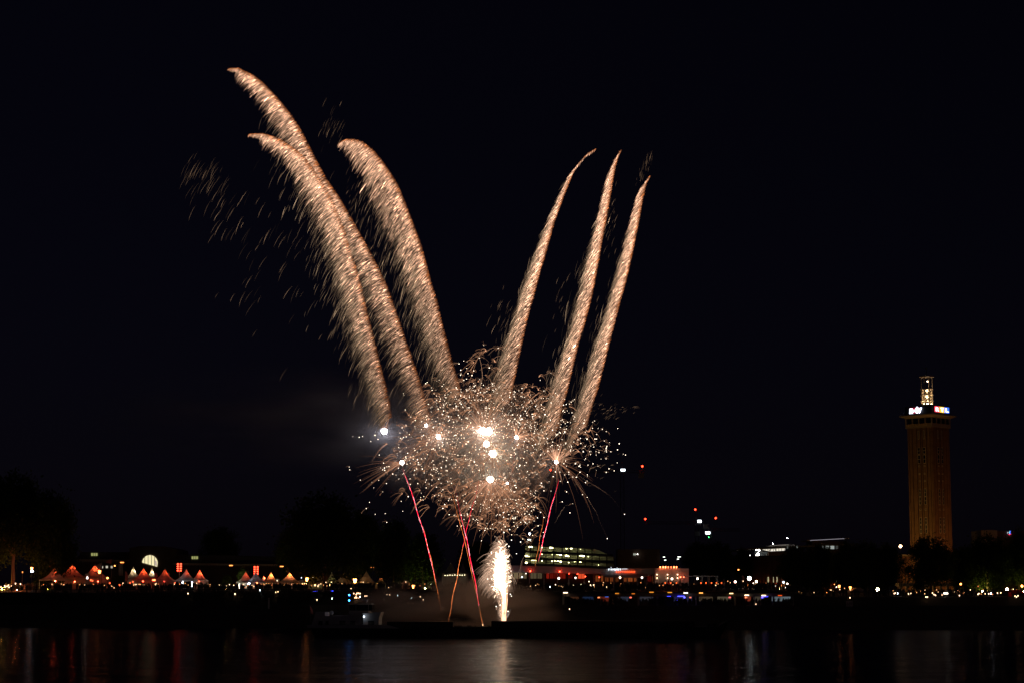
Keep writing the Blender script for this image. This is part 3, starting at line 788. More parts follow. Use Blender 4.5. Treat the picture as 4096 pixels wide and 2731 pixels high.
TENTS = [
 (207,2263,157,264,2316,553,"leftmost pagoda tent, pink-lit with a white trimmed front edge",R_,30,1,(1,.10,.04,0,110)),
 (275,2252,226,326,2306,566,"tall pink-lit pagoda tent directly behind and right of the leftmost one",R_,30,1,(1,.07,.025,1.0,60)),
 (361,2255,318,420,2309,562,"tall red-peaked pagoda tent beside the flagpole and the yellow lamp",R_,42,1,(1,.06,.025,1.0,44)),
 (528,2265,498,556,2313,575,"small cream pagoda tent left of the half-round lit window",WW_,30,1,None),
 (573,2271,526,606,2316,556,"bright red pagoda tent just below the half-round lit window",R_,26,1,(1,.05,.02,0,34)),
 (602,2269,580,626,2314,578,"small cream pagoda tent behind the bright red one, below the lit window",WW_,30,None,None),
 (654,2273,614,690,2318,557,"dark red pagoda tent left of the left red floodlight mast",R_,10,1,(1,.05,.03,0,12)),
 (735,2275,700,776,2318,550,"pagoda tent on white posts sheltering a bar, right of the left red floodlight mast",R_,9,None,(.8,.9,1,-.8,9)),
 (789,2277,762,824,2318,556,"orange-red pagoda tent next right of the one with white posts",R_,46,1,(1,.08,.03,0,26)),
 (983,2284,944,1012,2326,556,"dim maroon pagoda tent beside the leafy lit shrub",R_,9,1,(1,.08,.07,0,6)),
 (1019,2285,980,1056,2326,550,"dark pagoda tent over blue-white bar lights below the right red floodlight mast",None,0,1,(.75,.8,1,-1.4,22)),
 (1052,2300,1040,1066,2324,572,"tiny red pagoda tent peeping out behind the orange one",R_,30,None,None),
 (1080,2287,1048,1112,2326,557,"pagoda tent with a warm orange glowing peak",O_,60,1,None),
 (1150,2288,1108,1198,2327,552,"pagoda tent with a pale greenish white glowing peak",CW_,48,1,(1,.7,.5,0,4)),
 (1276,2302,1232,1318,2332,556,"dark brown pagoda tent half hidden by the thick tree trunk",None,0,1,(1,.6,.2,0,3)),
 (1324,2288,1296,1352,2326,575,"small dim pagoda tent behind, just right of the thick tree trunk",None,0,None,None),
 (1373,2283,1330,1416,2331,554,"dim brown pagoda tent left of the big orange star-like lamp",None,0,1,(1,.65,.25,-.5,5)),
 (1461,2283,1418,1506,2331,552,"dim brown pagoda tent over the silhouettes of standing guests",None,0,1,(1,.62,.25,-.3,6)),
 (1521,2302,1502,1542,2329,562,"small dim pagoda tent with one orange-lit edge",O_,3,None,None),
 (1802,2246,1768,1836,2291,585,"nearly black pagoda tent left of the fountain",None,0,None,(1,.8,.4,0,1.5)),
 (1845,2250,1830,1872,2290,588,"nearly black pagoda tent partly behind the one left of the fountain",None,0,None,None),
]
for a in TENTS:
    px, ap, x0, x1, ev, D, lab, lc, ls, sd, low = a
    tent(px, ap, x0, x1, ev, D, lab, lc, ls * 4 if ls else 0, sd, low)

# marquee halls and stalls
def stall(label, x0, y0, x1, y1, D, depth, m, roofh=0.5, lit=None, cat="stall", name="market_stall"):
    p = at((x0 + x1) / 2, y1, D); g = gz(p.x, D)
    t = thing(name, label, cat, (p.x, D + depth / 2, g))
    a, b = at(x0, y0, D), at(x1, y0, D)
    k = MB(); k.box(((a.x + b.x) / 2, D + depth - .1, (g + a.z) / 2), (b.x - a.x, .12, a.z - g)); k.build("back_wall", m, t)
    k = MB(); k.box((a.x + .1, D + depth / 2, (g + a.z) / 2), (.1, depth - .25, a.z - g)); k.box((b.x - .1, D + depth / 2, (g + a.z) / 2), (.1, depth - .25, a.z - g)); k.build("side_walls", m, t)
    k = MB(); k.prism([(a.x - .2, a.z + .02), (b.x + .2, a.z + .02), ((a.x + b.x) / 2 + (b.x - a.x) * .2, a.z + roofh), ((a.x + b.x) / 2 - (b.x - a.x) * .2, a.z + roofh)], D - .2, D + depth + .2); k.build("roof", m, t)
    k = MB(); k.box(((a.x + b.x) / 2, D + .3, g + .5), (b.x - a.x - .5, .4, 1.0)); k.build("counter", M_DBRICK, t)
    if lit:
        nb_ = max(1, int((b.x - a.x) / .8))
        for i in range(nb_):
            k = MB(); k.ball((a.x + .5 + (b.x - a.x - 1) * (i + .5) / nb_, D + depth * RNG.uniform(.1, .5), a.z - .35 - RNG.uniform(0, .2)), .09, 6, 4)
            k.build("lamp", lamp_mat("stall_lamp_" + label[:10], lit[:3], lit[3] * 3), t)
    return t
stall("long low marquee with a warm lit wall left of the thick trunk", 1186, 2325, 1236, 2340, 560, 6, M_TENT, .5, (1, .55, .2, 5), "marquee", "marquee")
stall("white box stall lit orange beside the low orange lamp", 1607, 2334, 1638, 2369, 545, 3, M_WHITEW, .9, (1, .5, .2, .6))
stall("long dark food stall with warm bulbs under its roof left of the fountain", 1768, 2292, 1870, 2302, 575, 4, M_TENT, .3, (1, .85, .5, 3))
stall("dark kiosk with small lit window boxes behind the two left comets' feet", 1710, 2326, 1760, 2345, 560, 4, M_DARKM, .3, (.9, 1, .7, 4), "kiosk", "kiosk")
stall("red roofed stall with a bright lit valance at the far right edge", 4046, 2372, 4098, 2384, 480, 4, M_TENTRED, .9, (1, .6, .45, 8))
stall("pink-lit white tent with a flat ridge left of the dark right-hand trees", 3402, 2364, 3460, 2384, 520, 5, M_TENT, 1.0, None, "marquee", "marquee")
stall("small bright cream stall sign box between the orange and the greenish tents", 1101, 2314, 1116, 2323, 566, 2, M_WHITEW, .1, (1, 1, .7, 8))
stall("low lit van-like kiosk in front of the tower foot", 3784, 2368, 3832, 2378, 500, 3, M_WHITEW, .3, (1, .55, .2, 3), "kiosk", "kiosk")

# ================================================================== LAMPS
def ground_at(p): return gz(p.x, p.y)
def lamp(px, py, D, label, kind, col, e, r=.22, group=None, name="street_lamp", cat="street lamp", w=None):
    p = at(px, py, D); g = ground_at(p)
    t = thing(name, label, cat, (p.x, p.y, g), group)
    m = lamp_mat("glow_%s_%s_%g" % (kind, "_".join("%g" % c for c in col), e), col, e * .16)
    if kind == 'globe':
        k = MB(); k.tube([(p.x, p.y, g - .2), (p.x, p.y, g + .8), (p.x, p.y, p.z - r)], [.09, .06, .05], 6); k.build("post", M_DARKM, t)
        k = MB(); k.ball(p, r, 8, 6); k.build("globe", m, t)
    elif kind == 'lantern':
        k = MB(); k.tube([(p.x, p.y, g - .2), (p.x, p.y, g + .8), (p.x, p.y, p.z - r * 1.6)], [.1, .07, .05], 6); k.build("post", M_DARKM, t)
        k = MB(); k.tube([(p.x, p.y, p.z - r * 1.5), (p.x, p.y, p.z + r * .8)], [r * .6, r * 1.1], 7); k.build("lamp_glass", m, t)
        k = MB(); k.tube([(p.x, p.y, p.z + r * .85), (p.x, p.y, p.z + r * 1.3)], [r * 1.7, r * .5], 7); k.build("hood", M_DARKM, t)
    elif kind == 'flat':
        w = w or 1.0
        k = MB(); k.tube([(p.x, p.y + .4, g - .2), (p.x, p.y + .4, p.z + .1), (p.x, p.y, p.z + .16)], [.09, .06, .05], 6); k.build("post", M_DARKM, t)
        k = MB(); k.box((p.x, p.y, p.z + .13), (w + .1, .4, .1)); k.build("lamp_head", M_DARKM, t)
        k = MB(); k.tube([(p.x - w / 2, p.y, p.z - .03), (p.x + w / 2, p.y, p.z - .03)], .12, 6); k.build("lamp_tube", m, t)
    elif kind == 'hook':
        k = MB(); k.tube([(p.x + .6, p.y, g - .2), (p.x + .6, p.y, p.z - .3), (p.x + .35, p.y, p.z + .05), (p.x, p.y, p.z + .1)], [.08, .06, .05, .05], 6); k.build("post", M_GREYM, t)
        k = MB(); k.ball(p, r, 7, 5, .7); k.build("bulb", m, t)
    elif kind == 'flood':
        k = MB(); k.tube([(p.x, p.y, g - .2), (p.x, p.y, p.z + 1.1)], .14, 6); k.build("mast", M_GREYM, t)
        for i in range(4):
            for sx in (-1, 1):
                k = MB(); k.ball((p.x + sx * .42, p.y - .25, p.z + 1.0 - i * .62), .24, 7, 5, .8); f = k.build("floodlight", m, t)
    return t
YO, OR, WH, CWH = (1, .42, .10), (1, .28, .06), (1, .86, .7), (.72, .86, 1)
RD = (1, .045, .018)
LAMPS = [
 (127,2271,545,"orange lantern stacked just above a white one beside the big left tree",'lantern',OR,90,.32),
 (128,2283,544,"cool white lamp under an orange one beside the big left tree",'globe',CWH,110,.32),
 (90,2286,546,"small reddish lamp near the trunk of the big left tree",'lantern',OR,18,.15),
 (398,2284,556,"orange lantern at the foot of the flagpole between the first red tents",'lantern',OR,80,.36),
 (430,2310,550,"low yellow-orange lamp right of the third tent",'globe',OR,70,.26),
 (459,2261,562,"small red-orange lamp above the trees left of the cream tent",'globe',OR,40,.2),
 (488,2247,566,"flat orange street lamp nearest the half-round lit window",'flat',OR,26,.2),
 (718,2268,560,"left mast carrying two columns of red floodlights",'flood',RD,70,.2),
 (1025,2280,560,"right mast carrying two columns of red floodlights",'flood',RD,70,.2),
 (924,2259,575,"flat orange street lamp on a tall pole between the two red masts",'flat',OR,24,.2),
 (1127,2263,575,"flat orange street lamp above the greenish tent",'flat',OR,24,.2),
 (1228,2314,548,"large orange lantern left of the thick tree trunk",'lantern',OR,150,.40),
 (1207,2309,560,"small cool white globe left of the large orange lantern by the trunk",'globe',CWH,26,.2),
 (1249,2307,560,"small cool white globe right of the large orange lantern by the trunk",'globe',CWH,30,.22),
 (1420,2319,547,"big orange lantern between two dim brown tents",'lantern',OR,200,.44),
 (1489,2267,580,"tiny flat orange lamp high above the dim brown tents",'flat',OR,6,.2),
 (1654,2343,544,"orange lantern left of the foot of the longest red streak",'lantern',OR,120,.36),
 (2010,2305,530,"white globe lamp at the right edge of the fountain",'globe',WH,30,.28),
 (2040,2303,528,"cool white globe second from the fountain before the restaurant windows",'globe',CWH,30,.2),
 (2088,2306,528,"cool white globe third from the fountain before the restaurant windows",'globe',CWH,30,.2),
 (2235,2311,524,"white globe lamp with red spots left of the closed parasols",'globe',WH,40,.28),
 (2302,2309,524,"white globe lamp between two closed parasols",'globe',WH,20,.24),
 (2480,2308,522,"warm double lamp under the striped restaurant awning",'globe',(1,.62,.4),34,.28),
 (2568,2308,520,"white globe lamp right of the restaurant awning",'globe',WH,30,.26),
 (2688,2313,520,"brightest warm lamp at the red-lit wall of the restaurant",'globe',(1,.75,.55),34,.3),
 (2790,2312,520,"white globe lamp under the pergola",'globe',WH,34,.27),
 (2954,2277,560,"small orange lamp high over the dark trees right of the pergola",'globe',OR,40,.2),
 (2941,2325,515,"white and red lamp pair right of the pergola",'globe',(1,.5,.36),60,.3),
 (2997,2311,520,"dazzling cool white lamp, the brightest on the right promenade",'globe',(.85,1,.97),110,.5),
 (2988,2338,512,"orange lantern below the dazzling white lamp",'lantern',OR,40,.3),
 (3026,2325,516,"warm white lamp on a thin post right of the dazzling one",'globe',(1,.7,.42),110,.32),
 (3014,2332,518,"small white globe between the dazzling lamp and the warm one",'globe',WH,26,.24),
 (3107,2334,518,"small red lamp before the lit brick pillars",'globe',RD,50,.2),
 (3101,2342,516,"hooked white lamp post beside the small red lamp",'hook',WH,20,.15),
 (3134,2327,520,"upper white globe right of the lit brick pillars",'globe',CWH,34,.25),
 (3134,2340,516,"orange lantern under the upper white globe",'lantern',OR,46,.26),
 (3149,2333,518,"white globe farthest right of the pillar group",'globe',WH,30,.25),
 (3142,2348,512,"hooked white lamp post right of the pillar group",'hook',WH,24,.17),
 (3306,2366,505,"low orange lamp at the left end of the dark grove",'globe',OR,46,.2),
 (3357,2342,520,"orange lantern above the hooked lamp by the pink-lit tent",'lantern',OR,56,.28),
 (3346,2346,515,"hooked white lamp post left of the pink-lit tent",'hook',(1,.8,.6),26,.18),
 (3401,2348,520,"orange lantern right above the pink-lit tent",'lantern',OR,60,.3),
 (3602,2183,600,"warm star-like lamp high up left of the brick tower",'globe',(1,.6,.28),150,.42),
 (3670,2280,600,"faint orange lamp half hidden in the tree before the tower",'globe',OR,12,.15),
 (3843,2334,540,"orange lamp right of the tower foot",'globe',OR,70,.26),
 (4088,2342,520,"orange lamp beside a pale trunk at the right edge",'globe',OR,90,.3),
]
for L in LAMPS: lamp(*L)
FLAT = [(2262,2368,(1,.7,.45),26,17),(2468,2371,(1,.32,.03),5,15),(2533,2372,(1,.24,.02),4,13),(2606,2366,(1,.32,.03),6,17),(2679,2367,(1,.36,.03),6,17),(2743,2369,(1,.85,.6),26,16),(2804,2369,(1,.42,.08),14,15),
        (2925,2371,(1,.6,.25),18,15),(2987,2378,(1,.75,.45),24,17),(3055,2379,(1,.7,.35),24,17),(3120,2379,(1,.1,.01),6,16)]
ORDN = ["first","second","third","fourth","fifth","sixth","seventh","eighth","ninth","tenth","last"]
FCOL = ["warm white","thin yellow","thin yellow-orange","thin yellow","thin yellow","white","yellow-white","yellow-white","bright white","bright white","red-orange"]
for i, (px, py, c, e, w) in enumerate(FLAT):
    D = ypx(px, 29)
    lamp(px, py, D, "%s flat lamp, %s from the left in the row along the lower quay" % (FCOL[i], ORDN[i]) if i < 10 else "red-orange flat lamp, rightmost of the row along the lower quay", 'flat', c, e, w=w * mpp(D), group="flat lamps along the lower quay")
for i, px in enumerate([2661,2683,2706,2804,2824,2846,2866,2886]):
    lamp(px, 2329, ypx(px, 38), "small red lantern, number %d of the terrace row counted from the restaurant wall" % (i + 1) if False else
         "%s small red terrace lantern, counting rightwards from the restaurant wall" % ORDN[i], 'lantern', (1,.12,.02), 16, .15, "small red lanterns along the terrace", "terrace_lantern", "lantern")

# phones and lanterns held or set down among the crowd: tiny glowing slabs
def glow_spot(px, py, D, col, e, size, name, label, cat, group):
    p = at(px, py, D)
    if p.z < gz(p.x, p.y) + .4: p = at(px, py, ypx(px, 33.2))
    k = MB()
    if name == "phone": k.box(p, (size * .55, .02, size), 0)
    else: k.tube([p - Vector((0, 0, size * .5)), p + Vector((0, 0, size * .5))], [size * .32, size * .42], 6)
    m = lamp_mat("spot_%g_%g_%g" % tuple(col), col, e, 'NONE')
    k.v = [(a - p.x, b - p.y, c - p.z) for a, b, c in k.v]
    o = k.build(name, m); o.location = p
    tag(o, label, cat, group)
SPOTS_L = [(4,2346),(20,2346),(19,2341),(28,2343),(34,2339),(36,2347),(46,2342),(62,2332),(82,2334)]
for q in SPOTS_L: glow_spot(q[0], q[1], 538, (1,.6,.35), 5, .32, "candle_lantern", "small warm hand lantern glowing in the crowd below the big left tree", "lantern", "hand lanterns below the big left tree")
SP_M = [(752,2372,.5),(940,2374,.6),(1103,2367,.4),(1112,2365,.4),(1085,2350,.45),(795,2341,.35),(918,2336,.35),(935,2339,.35),(975,2336,.35),(1008,2340,.35),(1015,2343,.35),(1024,2341,.4),(1112,2344,.3),(1182,2349,.35),(1187,2347,.35),(1207,2345,.4),(903,2342,.35),(858,2338,.3),(878,2338,.3),(885,2340,.3),(907,2341,.3),(1272,2344,.35),(1262,2382,.3)]
for x, y, s in SP_M: glow_spot(x, y, 532, (1,.62,.32), 4.5, s * .62, "candle_lantern", "small warm light held among the guests before the middle tents", "lantern", "small warm lights before the middle tents")
SP_B = [(1040,2359),(1215,2347),(1591,2380),(1646,2392),(2200,2345),(2084,2235)]
for x, y in SP_B[:5]: glow_spot(x, y, 528, (.7,.9,1), 7, .32, "phone", "cool white phone light held up in the dark crowd", "phone", "cool white phone lights")
for x, y in [(1415,2372),(1428,2371),(1434,2371),(1440,2372),(1425,2376),(1420,2389),(1424,2386),(1427,2389),(1433,2391),(1436,2390)]:
    glow_spot(x, y, 508, (1,.55,.28), 5, .3, "candle_lantern", "warm lantern in the tight cluster above the barge wheelhouse", "lantern", "lantern cluster on the quay")
for x, y in [(1460,2382),(1467,2382),(1548,2377),(1559,2377),(1681,2385),(1693,2397),(1850,2397),(1856,2395),(1862,2396),(1268,2397),(2068,2403),(2278,2434),(2462,2406),(2583,2404),(3024,2414),(3400,2389),(3632,2498)]:
    glow_spot(x, y, 500 if y < 2430 else 478, (1,.6,.34), 5, .26, "candle_lantern", "single warm light low on the dark quay", "lantern", "single warm lights on the quay")
for x, y in [(1440,2385),(1864,2391),(2201,2398),(1328,2392)]:
    glow_spot(x, y, 505, (.85,1,.85), 7, .32, "phone", "cool greenish white light low on the dark quay", "phone", "cool lights low on the quay")
for x, y in [(2362,2338),(2374,2338),(2295,2338),(2324,2337),(2356,2324),(2222,2337)]:
    glow_spot(x, y, 505, (1,.75,.45), 4, .26, "candle_lantern", "table light glowing among the closed parasols", "lantern", "table lights on the terrace")
for x, y in [(3577,2372),(3581,2370),(3603,2370),(3636,2375),(3643,2371),(3634,2373),(3704,2386),(3710,2386),(3730,2370),(3736,2376),(3742,2379),(3838,2380),(3912,2375),(3916,2372),(3940,2373),(3955,2373),(3990,2370),(4003,2369),(4027,2365),(4060,2382),(4066,2386),(4072,2381)]:
    glow_spot(x, y, ypx(x, 37), (1,.62,.34), 5, .27, "candle_lantern", "warm light in the crowd at the foot of the right-hand trees", "lantern", "warm lights below the right-hand trees")
for x, y in [(3592,2371),(3964,2372)]:
    glow_spot(x, y, ypx(x, 37), (.75,.85,1), 12, .4, "phone", "blue-white light in the crowd at the foot of the right-hand trees", "phone", "blue-white lights below the right-hand trees")
for i, x in enumerate(range(3766, 3792, 4)):
    glow_spot(x, 2371.5, ypx(x, 37), (1,.9,.7), 6, .3, "candle_lantern", "bright light in the short row before the tower foot", "lantern", "short row of lights before the tower")
# blue bar lights
def blue(x0, x1, y, D, label, w=.3, e=9, col=(.03,.05,1), vertical=False, name="light_strip"):
    a, b = at(x0, y, D), at(x1, y if not vertical else y + x1, D)
    p = a; k = MB()
    pts = [(0, 0, 0), (b.x - a.x, 0, 0)] if not vertical else [(0, 0, 0), (0, 0, b.z - a.z)]
    k.tube(pts, w / 2, 6)
    o = k.build(name, lamp_mat("strip_%g_%g_%g_%g" % (*col, e), col, e)); o.location = p
    tag(o, label, "light strip")
blue(1252, 1273, 2365, 520, "blue light strip left of the thick tree trunk, above the barge stern", .3)
blue(1298, 1306, 2365, 520, "short blue light strip just right of the thick tree trunk", .3)
blue(1322, 1332, 2364, 520, "short bright blue light strip at the left end of the thin pink one", .4)
blue(1333, 1368, 2366, 520, "thin pinkish light strip between blue ones", .12, 3, (.9,.1,.3))
blue(1390, 1408, 2365, 520, "blue light strip above the barge mast lights", .3)
blue(2668, 2683, 2383, ypx(2668, 28), "thin blue strip under the canopy edge, left of the brighter blue one", .1, 3, (.05,.06,1))
blue(2710, 2738, 2383, ypx(2710, 28), "blue strip under the canopy edge beside the white flat lamp", .16, 6, (.05,.05,1))
blue(2704, 2718, 2402, ypx(2704, 29), "low violet-blue bar light behind the crowd on the lower quay", .5, 5, (.06,.05,1))
blue(3050, 3072, 2384, ypx(3050, 28), "blue strip under the canopy next to the last white flat lamp", .14, 4, (.04,.04,1))
blue(2420, 2434, 2385, ypx(2420, 28), "faint turquoise strip under the canopy left of the thin yellow lamps", .1, 1.2, (.02,.2,.9))

# ================================================================== LOWER QUAY ARCADE
def arcade():
    x0p, x1p = 2250, 3172
    n = 12
    a = at(x0p, 2390, ypx(x0p, 30)); b = at(x1p, 2390, ypx(x1p, 30))
    t = thing("quay_arcade", "long low arcade with a shallow canopy and piers under the upper terrace", "arcade", ((a.x + b.x) / 2, (a.y + b.y) / 2, 5.4))
    dx = (b.x - a.x); L = math.hypot(dx, b.y - a.y); rz = math.atan2(b.y - a.y, dx)
    def P(f, back, z): return (a.x + dx * f - math.sin(rz) * back, a.y + (b.y - a.y) * f + math.cos(rz) * back, z)
    k = MB(); k.box(P(.5, 1.8, 8.05), (L, 3.6, .25), rz); k.build("canopy", M_CONC, t)
    k = MB(); k.box(P(.5, -.08, 7.95), (L, .12, .75), rz); k.build("fascia", mat("dark_fascia", (.12,.11,.11), .8), t)  # even dark grey, darker than the canopy
    for i in range(n + 1):
        k = MB(); k.box(P(min(max(i / n, .002), .998), .5, 6.65), (.45, .45, 2.55), rz); k.build("pier", M_CONC, t)
    k = MB(); k.box(P(.5, 4.2, 6.8), (L, .2, 2.9), rz); k.build("back_wall", M_DBRICK, t)
    SH = [(.03,.06,(1,.35,.15),.12),(.10,.05,(.2,.4,1),.12),(.17,.05,(1,.12,.05),.25),(.26,.05,(.5,.6,1),.1),(.36,.06,(.6,.6,.8),.10),(.52,.08,(.35,.35,1),.12),(.62,.06,(1,.7,.4),.14),(.70,.06,(1,.8,.5),.2),(.80,.03,(1,.15,.06),.5),(.85,.05,(1,.8,.5),.12),(.93,.05,(.7,.9,1),.35),(.97,.03,(.7,.9,1),.4)]
    for f, w_, c, e in SH:
        k = MB(); k.box(P(f, 4.05, 7.0), (L * w_, .06, 1.1), rz); k.build("shop_window", lamp_mat("shop_%g_%g" % (f, e), c, e * .35), t)
    for f, c, e in [(.30,(1,.15,.08),1.2),(.535,(.1,.1,1),2.5),(.56,(1,.2,.1),.8),(.73,(1,.12,.12),1.2),(.80,(1,.2,.08),2.2),(.87,(.08,.06,1),4),(.16,(1,.25,.08),1.2)]:
        k = MB(); k.box(P(f, .1, 7.35), (.5, .1, .3), rz); k.build("spotlight", lamp_mat("arc_%g" % f, c, e * 1.6), t)
arcade()

# ================================================================== RESTAURANT
def restaurant():
    D = 530
    b = at(2380, 2330, D); g = gz(b.x, D)
    t = thing("terrace_restaurant", "long flat-roofed white riverside restaurant with red-lit windows and a glowing rooftop sign", "restaurant", (b.x, D, g))
    RS = .55
    k = MB(); k.pxprism([(1985,2285),(2400,2293),(2620,2296),(2620,2270),(2400,2272),(2200,2262),(1985,2258)], D, 14); k.build("fascia_wall", M_WHITEW, t)
    k = MB(); k.pxbox(2620, 2271, 2755, 2340, D - 3, 16); k.build("end_block", M_WHITEW, t)
    k = MB(); k.pxprism([(1985,2258.5),(2200,2262.5),(2400,2272.5),(2620,2270.5),(2620,2267),(2400,2269),(2200,2259),(1985,2255)], D - 1, 16); k.build("roof_edge", M_ROOF, t)
    k = MB(); k.pxbox(1985, 2293, 2620, 2345, D + 7, .3); k.build("back_wall", M_DBRICK, t)
    # glazed bays, lit
    WN = [(1988,2004,RD,1.2),(2012,2026,WW_,.18),(2028,2052,WW_,.25),(2056,2072,WW_,.30),(2076,2090,WW_,.28),(2094,2106,WW_,.2),(2122,2146,WW_,.14),(2150,2168,WW_,.12),(2186,2196,RD,.9),(2200,2212,RD,.45),(2214,2226,RD,.3),(2236,2262,RD,.55),(2272,2290,RD,.2),(2312,2338,(1,.1,.03),1.3),
          (2382,2398,O_,.25),(2404,2412,O_,.35),(2420,2434,O_,.2),(2440,2452,O_,.25),(2462,2474,O_,.12),(2496,2506,O_,.3),(2512,2530,O_,.4),(2536,2546,O_,.3),(2590,2604,RD,.25),(2608,2618,O_,.2)]
    for i, (x0, x1, c, e) in enumerate(WN):
        yt = 2287 + (x0 - 1985) * .012 + (8 if x0 > 2370 else 0)
        k = MB(); k.pxbox(x0, yt, x1, 2312 + (12 if x0 > 2370 else 0), D + 6.2, .1)
        wdw = k.build("window", lamp_mat("rest_%d" % i, c, e * RS * (.45 if c == RD else 1)), t)
        k = MB(); k.pxbox(x0 - 1.6, yt - 1.5, x0, 2314 + (12 if x0 > 2370 else 0), D + 5.9, .35); k.pxbox((x0 + x1) / 2 - .5, yt, (x0 + x1) / 2 + .5, 2312 + (12 if x0 > 2370 else 0), D + 6.0, .15); k.build("frame", M_DARKM, wdw)
    for x in [2008,2118,2176,2230,2376,2456,2510,2548,2580]:
        p = at(x, 2300, D); k = MB(); k.box((p.x, D + .6, (g + p.z + 1.2) / 2), (.28, .28, p.z + 1.2 - g)); k.build("column", M_CONC, t)
    # awning
    A0, A1 = at(2395, 2291, D - .1), at(2612, 2294, D - .1); B0, B1 = at(2422, 2306, D - 5), at(2568, 2308, D - 5)
    k = MB(); k.add([A0, A1, B1, B0, A0 - Vector((0, 0, .08)), A1 - Vector((0, 0, .08)), B1 - Vector((0, 0, .08)), B0 - Vector((0, 0, .08))], [(0, 1, 2, 3), (7, 6, 5, 4), (0, 3, 7, 4), (3, 2, 6, 7), (2, 1, 5, 6), (1, 0, 4, 5)])
    k.build("awning", M_TENT, t)
    for x in (2424, 2495, 2566):
        p = at(x, 2308, D - 4.9); k = MB(); k.tube([(p.x, p.y, g - .4), (p.x, p.y, p.z)], .07, 6); k.build("awning_post", M_GREYM, t)
    for px, py, e in [(2025,2284,50),(2121,2282,50),(2239,2284,55),(2276,2292,20),(2310,2294,20),(2341,2304,30),(2397,2307,25)]:
        p = at(px, py, D - .6); k = MB(); k.ball(p, .13, 6, 4); k.build("red_spot", lamp_mat("rest_spot_%g" % e, RD, e * .8), t)
    for i, px in enumerate([2641,2652.5,2662,2673,2684.5,2696,2706]):
        e = [28,34,40,14,10,34,24][i]
        p = at(px, 2266, D - 3.4); k = MB(); k.ball(p, .2, 7, 5); k.tube([p - Vector((0, -.2, .1)), p - Vector((0, -.6, .5))], .05, 4)
        k.build("roof_spotlight", lamp_mat("roof_spot_%g" % e, (1,.16,.05), e * .4), t)
    for px in (2628, 2670, 2710):
        p = at(px, 2303, D - 3.35)
        wl = MB(); wl.box(p, (.25, .25, .35)); wf = wl.build("wall_lamp", M_DARKM, t)
        for dz in (-.45, .45):
            k = MB(); k.ball(p + Vector((0, -.22, dz)), .16, 6, 4); k.build("bulb", lamp_mat("wall_wash", (1,.55,.3), 6), wf)
    for px, c in ((2722, RD), (2735, RD)):
        p = at(px, 2306, D - 4); k = MB(); k.ball(p, .16, 6, 4); k.build("red_spot", lamp_mat("wallred", (1,.12,.05), 14), t)
    # rooftop sign on the fascia
    fr = MB(); q0, q1 = at(2434, 2277, D - .3), at(2542, 2277, D - .3)
    fr.tube([q0 + Vector((0, .1, -.1)), q1 + Vector((0, .1, -.1))], .04, 4); sg = fr.build("sign", M_DARKM, t)
    a, b_ = at(2434, 2280, D - .3), at(2482, 2266, D - .3)
    fit_text("lettering", "rhein", lamp_mat("sign_white", (.8,.92,1), 2.6), sg, a.x, b_.x, at(2434, 2279.5, D).z, at(2434, 2266.5, D).z, D - .3)
    for i in range(4):
        x = 2487.5 + i * 5.8; k = MB(); 
        k.pxbox(x, 2269.3, x + 4.4, 2270.5, D - .35, .1); k.pxbox(x, 2273.2, x + 4.4, 2274.4, D - .35, .1); k.pxbox(x, 2270.5, x + 1.1, 2273.2, D - .35, .1); k.pxbox(x + 3.3, 2270.5, x + 4.4, 2273.2, D - .35, .1)
        k.build("square_mark", lamp_mat("sign_squares", (.9,.95,1), 1.2), sg)
    a, b_ = at(2464, 2287, D - .3), at(2539, 2281, D - .3)
    fit_text("lettering", "terrassen", lamp_mat("sign_red", (1,.08,.015), 5), sg, a.x, b_.x, at(2464, 2288, D).z, at(2464, 2281, D).z, D - .3, space=1.7)
restaurant()

# pergola
def pergola():
    D = 522; a = at(2735, 2302, D); b = at(2872, 2303, D); g = gz(b.x, D)
    t = thing("pergola", "thin flat-topped pergola frame right of the red-lit restaurant wall", "pergola", ((a.x + b.x) / 2, D, g))
    k = MB(); k.box(((a.x + b.x) / 2, D + 2, a.z), (b.x - a.x, 4, .16)); k.build("roof_frame", M_WHITEP, t)
    for f in (0.02, .55, .75, .99):
        for dy in (0.1, 3.9):
            x = a.x + (b.x - a.x) * f; k = MB(); k.box((x, D + dy, (g - .3 + a.z - .1) / 2), (.14, .14, a.z - .1 - g + .3)); k.build("post", M_WHITEP, t)
pergola()
def parasol(px, top, bot, D, label, col=None):
    p = at(px, bot, D); z1 = at(px, top, D).z; g = ground_at(p)
    t = thing("closed_parasol", label, "parasol", (p.x, p.y, g), "closed parasols on the terrace")
    k = MB(); k.tube([(p.x, p.y, g - .2), (p.x, p.y, z1 - .1)], .035, 5); k.build("pole", M_GREYM, t)
    h = z1 - p.z; k = MB(); k.tube([(p.x, p.y, p.z + h * u) for u in (0, .1, .35, .7, 1)], [.16, .24, .27, .16, .03], 8); k.build("canopy", M_TENTRED if col else M_TENT, t, smooth=True)
PAR = [(2276,2306,2345,"closed pale parasol, leftmost on the terrace"),(2337,2312,2345,"closed pale parasol second from the left on the terrace"),(2551,2312,2340,"closed white parasol lit from below beside the awning"),(2588,2308,2338,"closed yellowish parasol right of the awning"),
       (2674,2312,2343,"closed parasol glowing red before the red-lit wall"),(2720,2312,2340,"closed dark parasol before the red-lit wall end"),(2781,2310,2345,"closed pale parasol under the pergola"),(2837,2312,2343,"closed grey parasol right of the pergola middle"),(2897,2312,2340,"closed grey parasol rightmost on the terrace")]
for i, (px, a_, b_, lab) in enumerate(PAR): parasol(px, a_, b_, ypx(px, 42), lab, i == 4)
k = at(2673, 2346, ypx(2673, 42) - .5)
